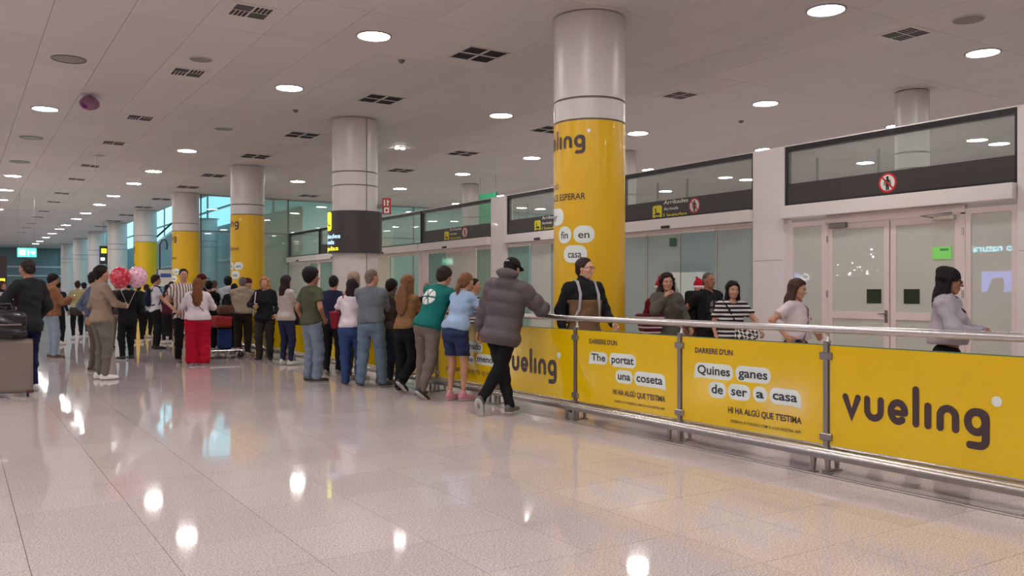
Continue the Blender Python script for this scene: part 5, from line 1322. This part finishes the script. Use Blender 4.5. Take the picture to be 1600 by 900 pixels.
person('person', 'woman in white t-shirt with beaded crossbody strap, hand on hip', 1243, 9.3, 112, 1.525, 1.12, 'fair', (66,48,40), 'shoulder', ((214,200,206),), 'short', ((32,40,72),), 1.2, shoes=(150,150,150), arms=(((-.24,.18,.12),(1,-.8,0)),((.30,.0,.12),(1,-1.2,0))), female=True, loose=1.4, hem=.07, nod=10,
       extras=(strap((120,100,104), ((-.10,-.0,.56),(-.05,.14,.44),(.04,.17,.26),(.12,.15,.06)), .008), patch((150,70,78), (-.07,0,.36), (.035,.05), False, 3)))
person('person', 'woman in black beanie and glasses wearing a grey open jacket', 1481, 7.55, 98, 1.585, 1.0, 'tan', (22,18,20), 'shoulder', ((166,160,172),), 'long', ((20,19,22),), 1.4, shoes=(120,120,120), arms=('front','front'), hand='grip', female=True, top='jacket', hem=.09, loose=1.7, nod=4, feet=((-.08,.16,0,-4),(.09,-.12,.02,6)),
       extras=(beanie((34,32,34)), glasses, panel_cloth((190,182,188), -.05, .46, half=.05), strap((30,28,34), ((.12,-.12,.50),(.12,-.0,.56),(.04,.15,.40),(-.08,.18,.20)), .012)))
# checkered bag held low by the woman in stripes
M_ck = bpy.data.materials.new('checkered cloth'); M_ck.use_nodes = True; nt = M_ck.node_tree
ck = nt.nodes.new('ShaderNodeTexChecker'); ck.inputs['Scale'].default_value = 26; ck.inputs[1].default_value = (.75,.74,.74,1); ck.inputs[2].default_value = (.02,.02,.025,1); tc = nt.nodes.new('ShaderNodeTexCoord'); mp = nt.nodes.new('ShaderNodeMapping'); mp.inputs['Rotation'].default_value = (0,.785,.5)
nt.links.new(tc.outputs['Object'], mp.inputs[0]); nt.links.new(mp.outputs[0], ck.inputs[0]); nt.links.new(ck.outputs[0], nt.nodes['Principled BSDF'].inputs['Base Color'])
def ray_at(px, d): u = (px-800)/FPX; return d*(SY+u*CY), d*(CY-u*SY)
x, y = ray_at(1166, 10.1); t = thing('handbag', 'black and white checkered bag of the woman in striped t-shirt', 'bag', (x, y, 0), -YAW-.2)
def fbag(P):
    a = np.abs(P - np.asarray((0,0,.92),F4)) - np.asarray((.10,.035,.07),F4); return np.linalg.norm(np.maximum(a,0), axis=1) + np.minimum(a.max(1),0) - .03
link('body', np_mesh('bag_body', *net(fbag, (-.18,-.1,.78), (.18,.1,1.06), .012), M_ck), t)
MB().tube([(.09,0,.98),(.15,.0,1.00),(.19,0,.93),(.16,0,.86),(.10,0,.88)], .006, 6).build('handle', cloth((200,196,196)), t, smooth=True)
# second white strap line of the person in black coat left etc. are clothing children above

# ------------------------------------------------------------------ balloons
def balloon(px, py, d, r, col, spots, label, to, n=14):
    x, y = ray_at(px, d); z = CAMH - (py-HZ)*d/FPX
    t = thing('balloon', label, 'balloon', (x, y, z))
    mb = MB(); pts = [(r*math.sin(a)*(1 if a < 1.7 else 1-.10*(a-1.7)), r*1.08*math.cos(a)) for a in [math.pi*i/16 for i in range(1, 16)]]
    mb.lathe([(p, q) for p, q in pts[::-1]], 28); mb.build('skin', mat('balloon %d %d %d' % col, rgb(*col), .12, coat=.6), t, smooth=True)
    MB().lathe([(.004,-r*1.10),(.014,-r*1.16),(.002,-r*1.05)], 10).build('knot', mat('balloon %d %d %d' % col, rgb(*col), .12, coat=.6), t)
    q = MB(); ms = mat('balloon spot %d %d %d' % spots, rgb(*spots), .3)
    for i in range(n*3):
        g_ = math.acos(1-2*(i+.5)/(n*3)); a = 2.399963*i; c = Vector((math.sin(g_)*math.cos(a)*r*1.0, math.sin(g_)*math.sin(a)*r*1.0, math.cos(g_)*r*1.08))
        R_ = c.to_track_quat('Z', 'Y').to_matrix().to_4x4(); s_ = MB().lathe([(.011,-.002),(.008,.003)], 8); s_.tf(Matrix.Translation(c) @ R_); q.add(s_.v, s_.f)
    q.build('spots', ms, t, kind='stuff')
    dst = Vector(to) - Vector((x, y, z)); MB().tube([(0,0,-r*1.12), tuple(dst*.5+Vector((0,0,-r*.5))), tuple(dst)], .0035, 5).build('string', mat('balloon string', rgb(210,200,205), .5), t)
hnd = world(bm, bm['wr'][1] + V(0,.05,-.03))
balloon(188, 434, 13.3, .155, (186,14,46), (236,150,170), 'red heart-dotted balloon held by the man in beige sweater', hnd)
balloon(214, 433, 13.6, .158, (226,176,196), (120,60,100), 'pale pink dotted balloon beside the red one', hnd)
t = thing('balloon', 'purple foil balloon stuck against the ceiling at upper left', 'balloon', (2.13, 18.3, 4.985))
MB().lathe([(.02,-.13),(.12,-.10),(.18,-.03),(.18,.03),(.12,.11),(.02,.16)], 24).build('skin', mat('purple foil', rgb(150,110,140), .3, metal=.2), t, smooth=True)
q = MB().ball((-.09,-.10,-.05), (.07,.04,.065), 10, 7); q.build('print', mat('pink foil print', rgb(120,30,120), .3), t, smooth=True)
MB().tube([(.05,0,-.14),(.12,.02,-.6),(.10,.03,-1.3)], .006, 5).build('string', mat('balloon string', rgb(210,200,205), .5), t)

# ------------------------------------------------------------------ luggage
def suitcase(px, d, w_, hh, dd, col, trim, label, rz=0, z0=.055, handle=True):
    x, y = ray_at(px, d); t = thing('suitcase', label, 'suitcase', (x, y, z0-.055), rz)
    mc = mat('case %d %d %d' % col, rgb(*col), .4, var=.05); mt = mat('case trim %d %d %d' % trim, rgb(*trim), .45)
    def fn(P):
        a = np.abs(P-np.asarray((0,0,.055+hh/2),F4)) - np.asarray((w_/2-.05,dd/2-.05,hh/2-.05),F4); d_ = np.linalg.norm(np.maximum(a,0), axis=1) + np.minimum(a.max(1),0) - .05
        return d_ + .004*np.abs(np.sin(P[:,0]*60))*(np.abs(P[:,1]) > dd*.3)
    link('shell', np_mesh('shell', *net(fn, (-w_/2-.05,-dd/2-.05,.0), (w_/2+.05,dd/2+.05,hh+.11), .014), mc), t)
    MB().rbox(-w_/2-.004, w_/2+.004, -.012, .012, .055+.0, hh+.06, .01).build('zip_seam', mt, t)
    for sx_ in (-1,1):
        MB().rbox(sx_*(w_/2-.035)-.04, sx_*(w_/2-.035)+.04, -dd/2-.003, dd/2+.003, .050, .10, .01).build('corner_guard', mt, t)
        for sy_ in (-1,1):
            MB().lathe([(.026,-.012),(.026,.012)], 12).tf(Matrix.Translation((sx_*(w_/2-.06), sy_*(dd/2-.05), .027)) @ Matrix.Rotation(math.pi/2,4,'Y')).build('wheel', M_black, t)
    if handle: MB().tube([(-.10,dd*.36,hh+.02),(-.10,dd*.36,hh+.48),(.10,dd*.36,hh+.48),(.10,dd*.36,hh+.02)], .009, 8).build('handle', M_steel, t, smooth=True)
    return x, y
sx1, sy1 = suitcase(12, 11.35, .58, .70, .30, (124,112,104), (96,62,50), 'large grey hard suitcase with brown trim at the left edge', -YAW+.55, handle=True)
t = thing('travel_bag', 'black glossy bag lying on top of the grey suitcase', 'bag', (sx1-.05, sy1-.09, .765), -YAW+.55)
def fb(P):
    a = np.abs(P-np.asarray((0,0,.19),F4)) - np.asarray((.18,.02,.10),F4); return np.linalg.norm(np.maximum(a,0), axis=1) + np.minimum(a.max(1),0) - .085 + wob(P, 2.0, 1)
link('body', np_mesh('bag', *net(fb, (-.32,-.2,-.02), (.32,.2,.45), .014), mat('black leather', rgb(26,26,28), .25)), t)
MB().tube([(-.12,-.06,.34),(-.08,-.06,.46),(.08,-.06,.46),(.12,-.06,.34)], .012, 8).build('handle', mat('black leather', rgb(26,26,28), .25), t, smooth=True)
MB().box(-.2,.2,-.112,-.10,.18,.20).build('zip', M_steel, t)
suitcase(1104, 12.9, .38, .60, .24, (150,148,150), (60,60,64), 'grey cabin case with raised handle pulled by the man in printed t-shirt', -YAW)
suitcase(1031, 11.6, .40, .62, .25, (112,112,116), (50,50,54), 'grey ribbed suitcase behind the curly haired woman', -YAW)
# luggage trolley
x, y = ray_at(343, 18.0); t = thing('luggage_trolley', 'steel luggage trolley loaded with bags behind the woman in red trousers', 'trolley', (x, y, 0), -YAW-1.2)
m = MB(); m.tube([(-.30,-.45,.17),(-.30,.45,.17)], .018, 8).tube([(.30,-.45,.17),(.22,.45,.17)], .018, 8).tube([(-.30,-.45,.17),(.30,-.45,.17)], .018, 8).tube([(-.30,.45,.17),(.22,.45,.17)], .018, 8); m.build('frame', M_chrome, t, smooth=True)
MB().tube([(-.30,-.45,.17),(-.30,-.55,1.0),(.30,-.55,1.0),(.30,-.45,.17)], .018, 8).build('push_bar', M_chrome, t, smooth=True)
MB().tube([(-.30,-.50,.55),(.30,-.50,.55)], .012, 8).build('cross_bar', M_chrome, t); MB().box(-.29,.25,-.42,.42,.165,.175).build('deck', M_steel, t)
for a, b in ((-.26,-.4),(.26,-.4),(0,.42)): MB().lathe([(.06,-.018),(.06,.018)], 14).tf(Matrix.Translation((a,b,.062)) @ Matrix.Rotation(math.pi/2,4,'Y')).build('wheel', M_black, t); MB().box(a-.03,a+.03,b-.01,b+.01,.06,.165).build('fork', M_steel, t)
def softbag(name, label, loc, size, col, rz):
    t = thing(name, label, 'bag', loc, rz); s_ = np.array(size)/2
    def fn(P):
        a = np.abs(P-np.asarray((0,0,s_[2]),F4)) - (s_-.06).astype(F4); return np.linalg.norm(np.maximum(a,0), axis=1) + np.minimum(a.max(1),0) - .06 + wob(P, 1.5, 2)
    link('body', np_mesh('bag', *net(fn, (-s_[0]-.06,-s_[1]-.06,-.05), (s_[0]+.06,s_[1]+.06,size[2]+.06), .022), cloth(col, None, .8)), t)
    MB().tube([(-.12,0,size[2]-.01),(-.08,0,size[2]+.09),(.08,0,size[2]+.09),(.12,0,size[2]-.01)], .01, 6).build('handle', cloth((40,36,36)), t, smooth=True)
softbag('duffel_bag', 'blue suitcase standing on the luggage trolley', (x+.10, y-.02, .18), (.42,.28,.44), (30,46,92), -YAW-1.2)
softbag('duffel_bag', 'red duffel bag on top of the luggage trolley load', (x+.02, y-.02, .64), (.60,.34,.24), (140,40,38), -YAW-1.0)
softbag('duffel_bag', 'brown bag lying above the red duffel bag', (x+.12, y-.02, .90), (.5,.3,.2), (84,58,44), -YAW-1.1)
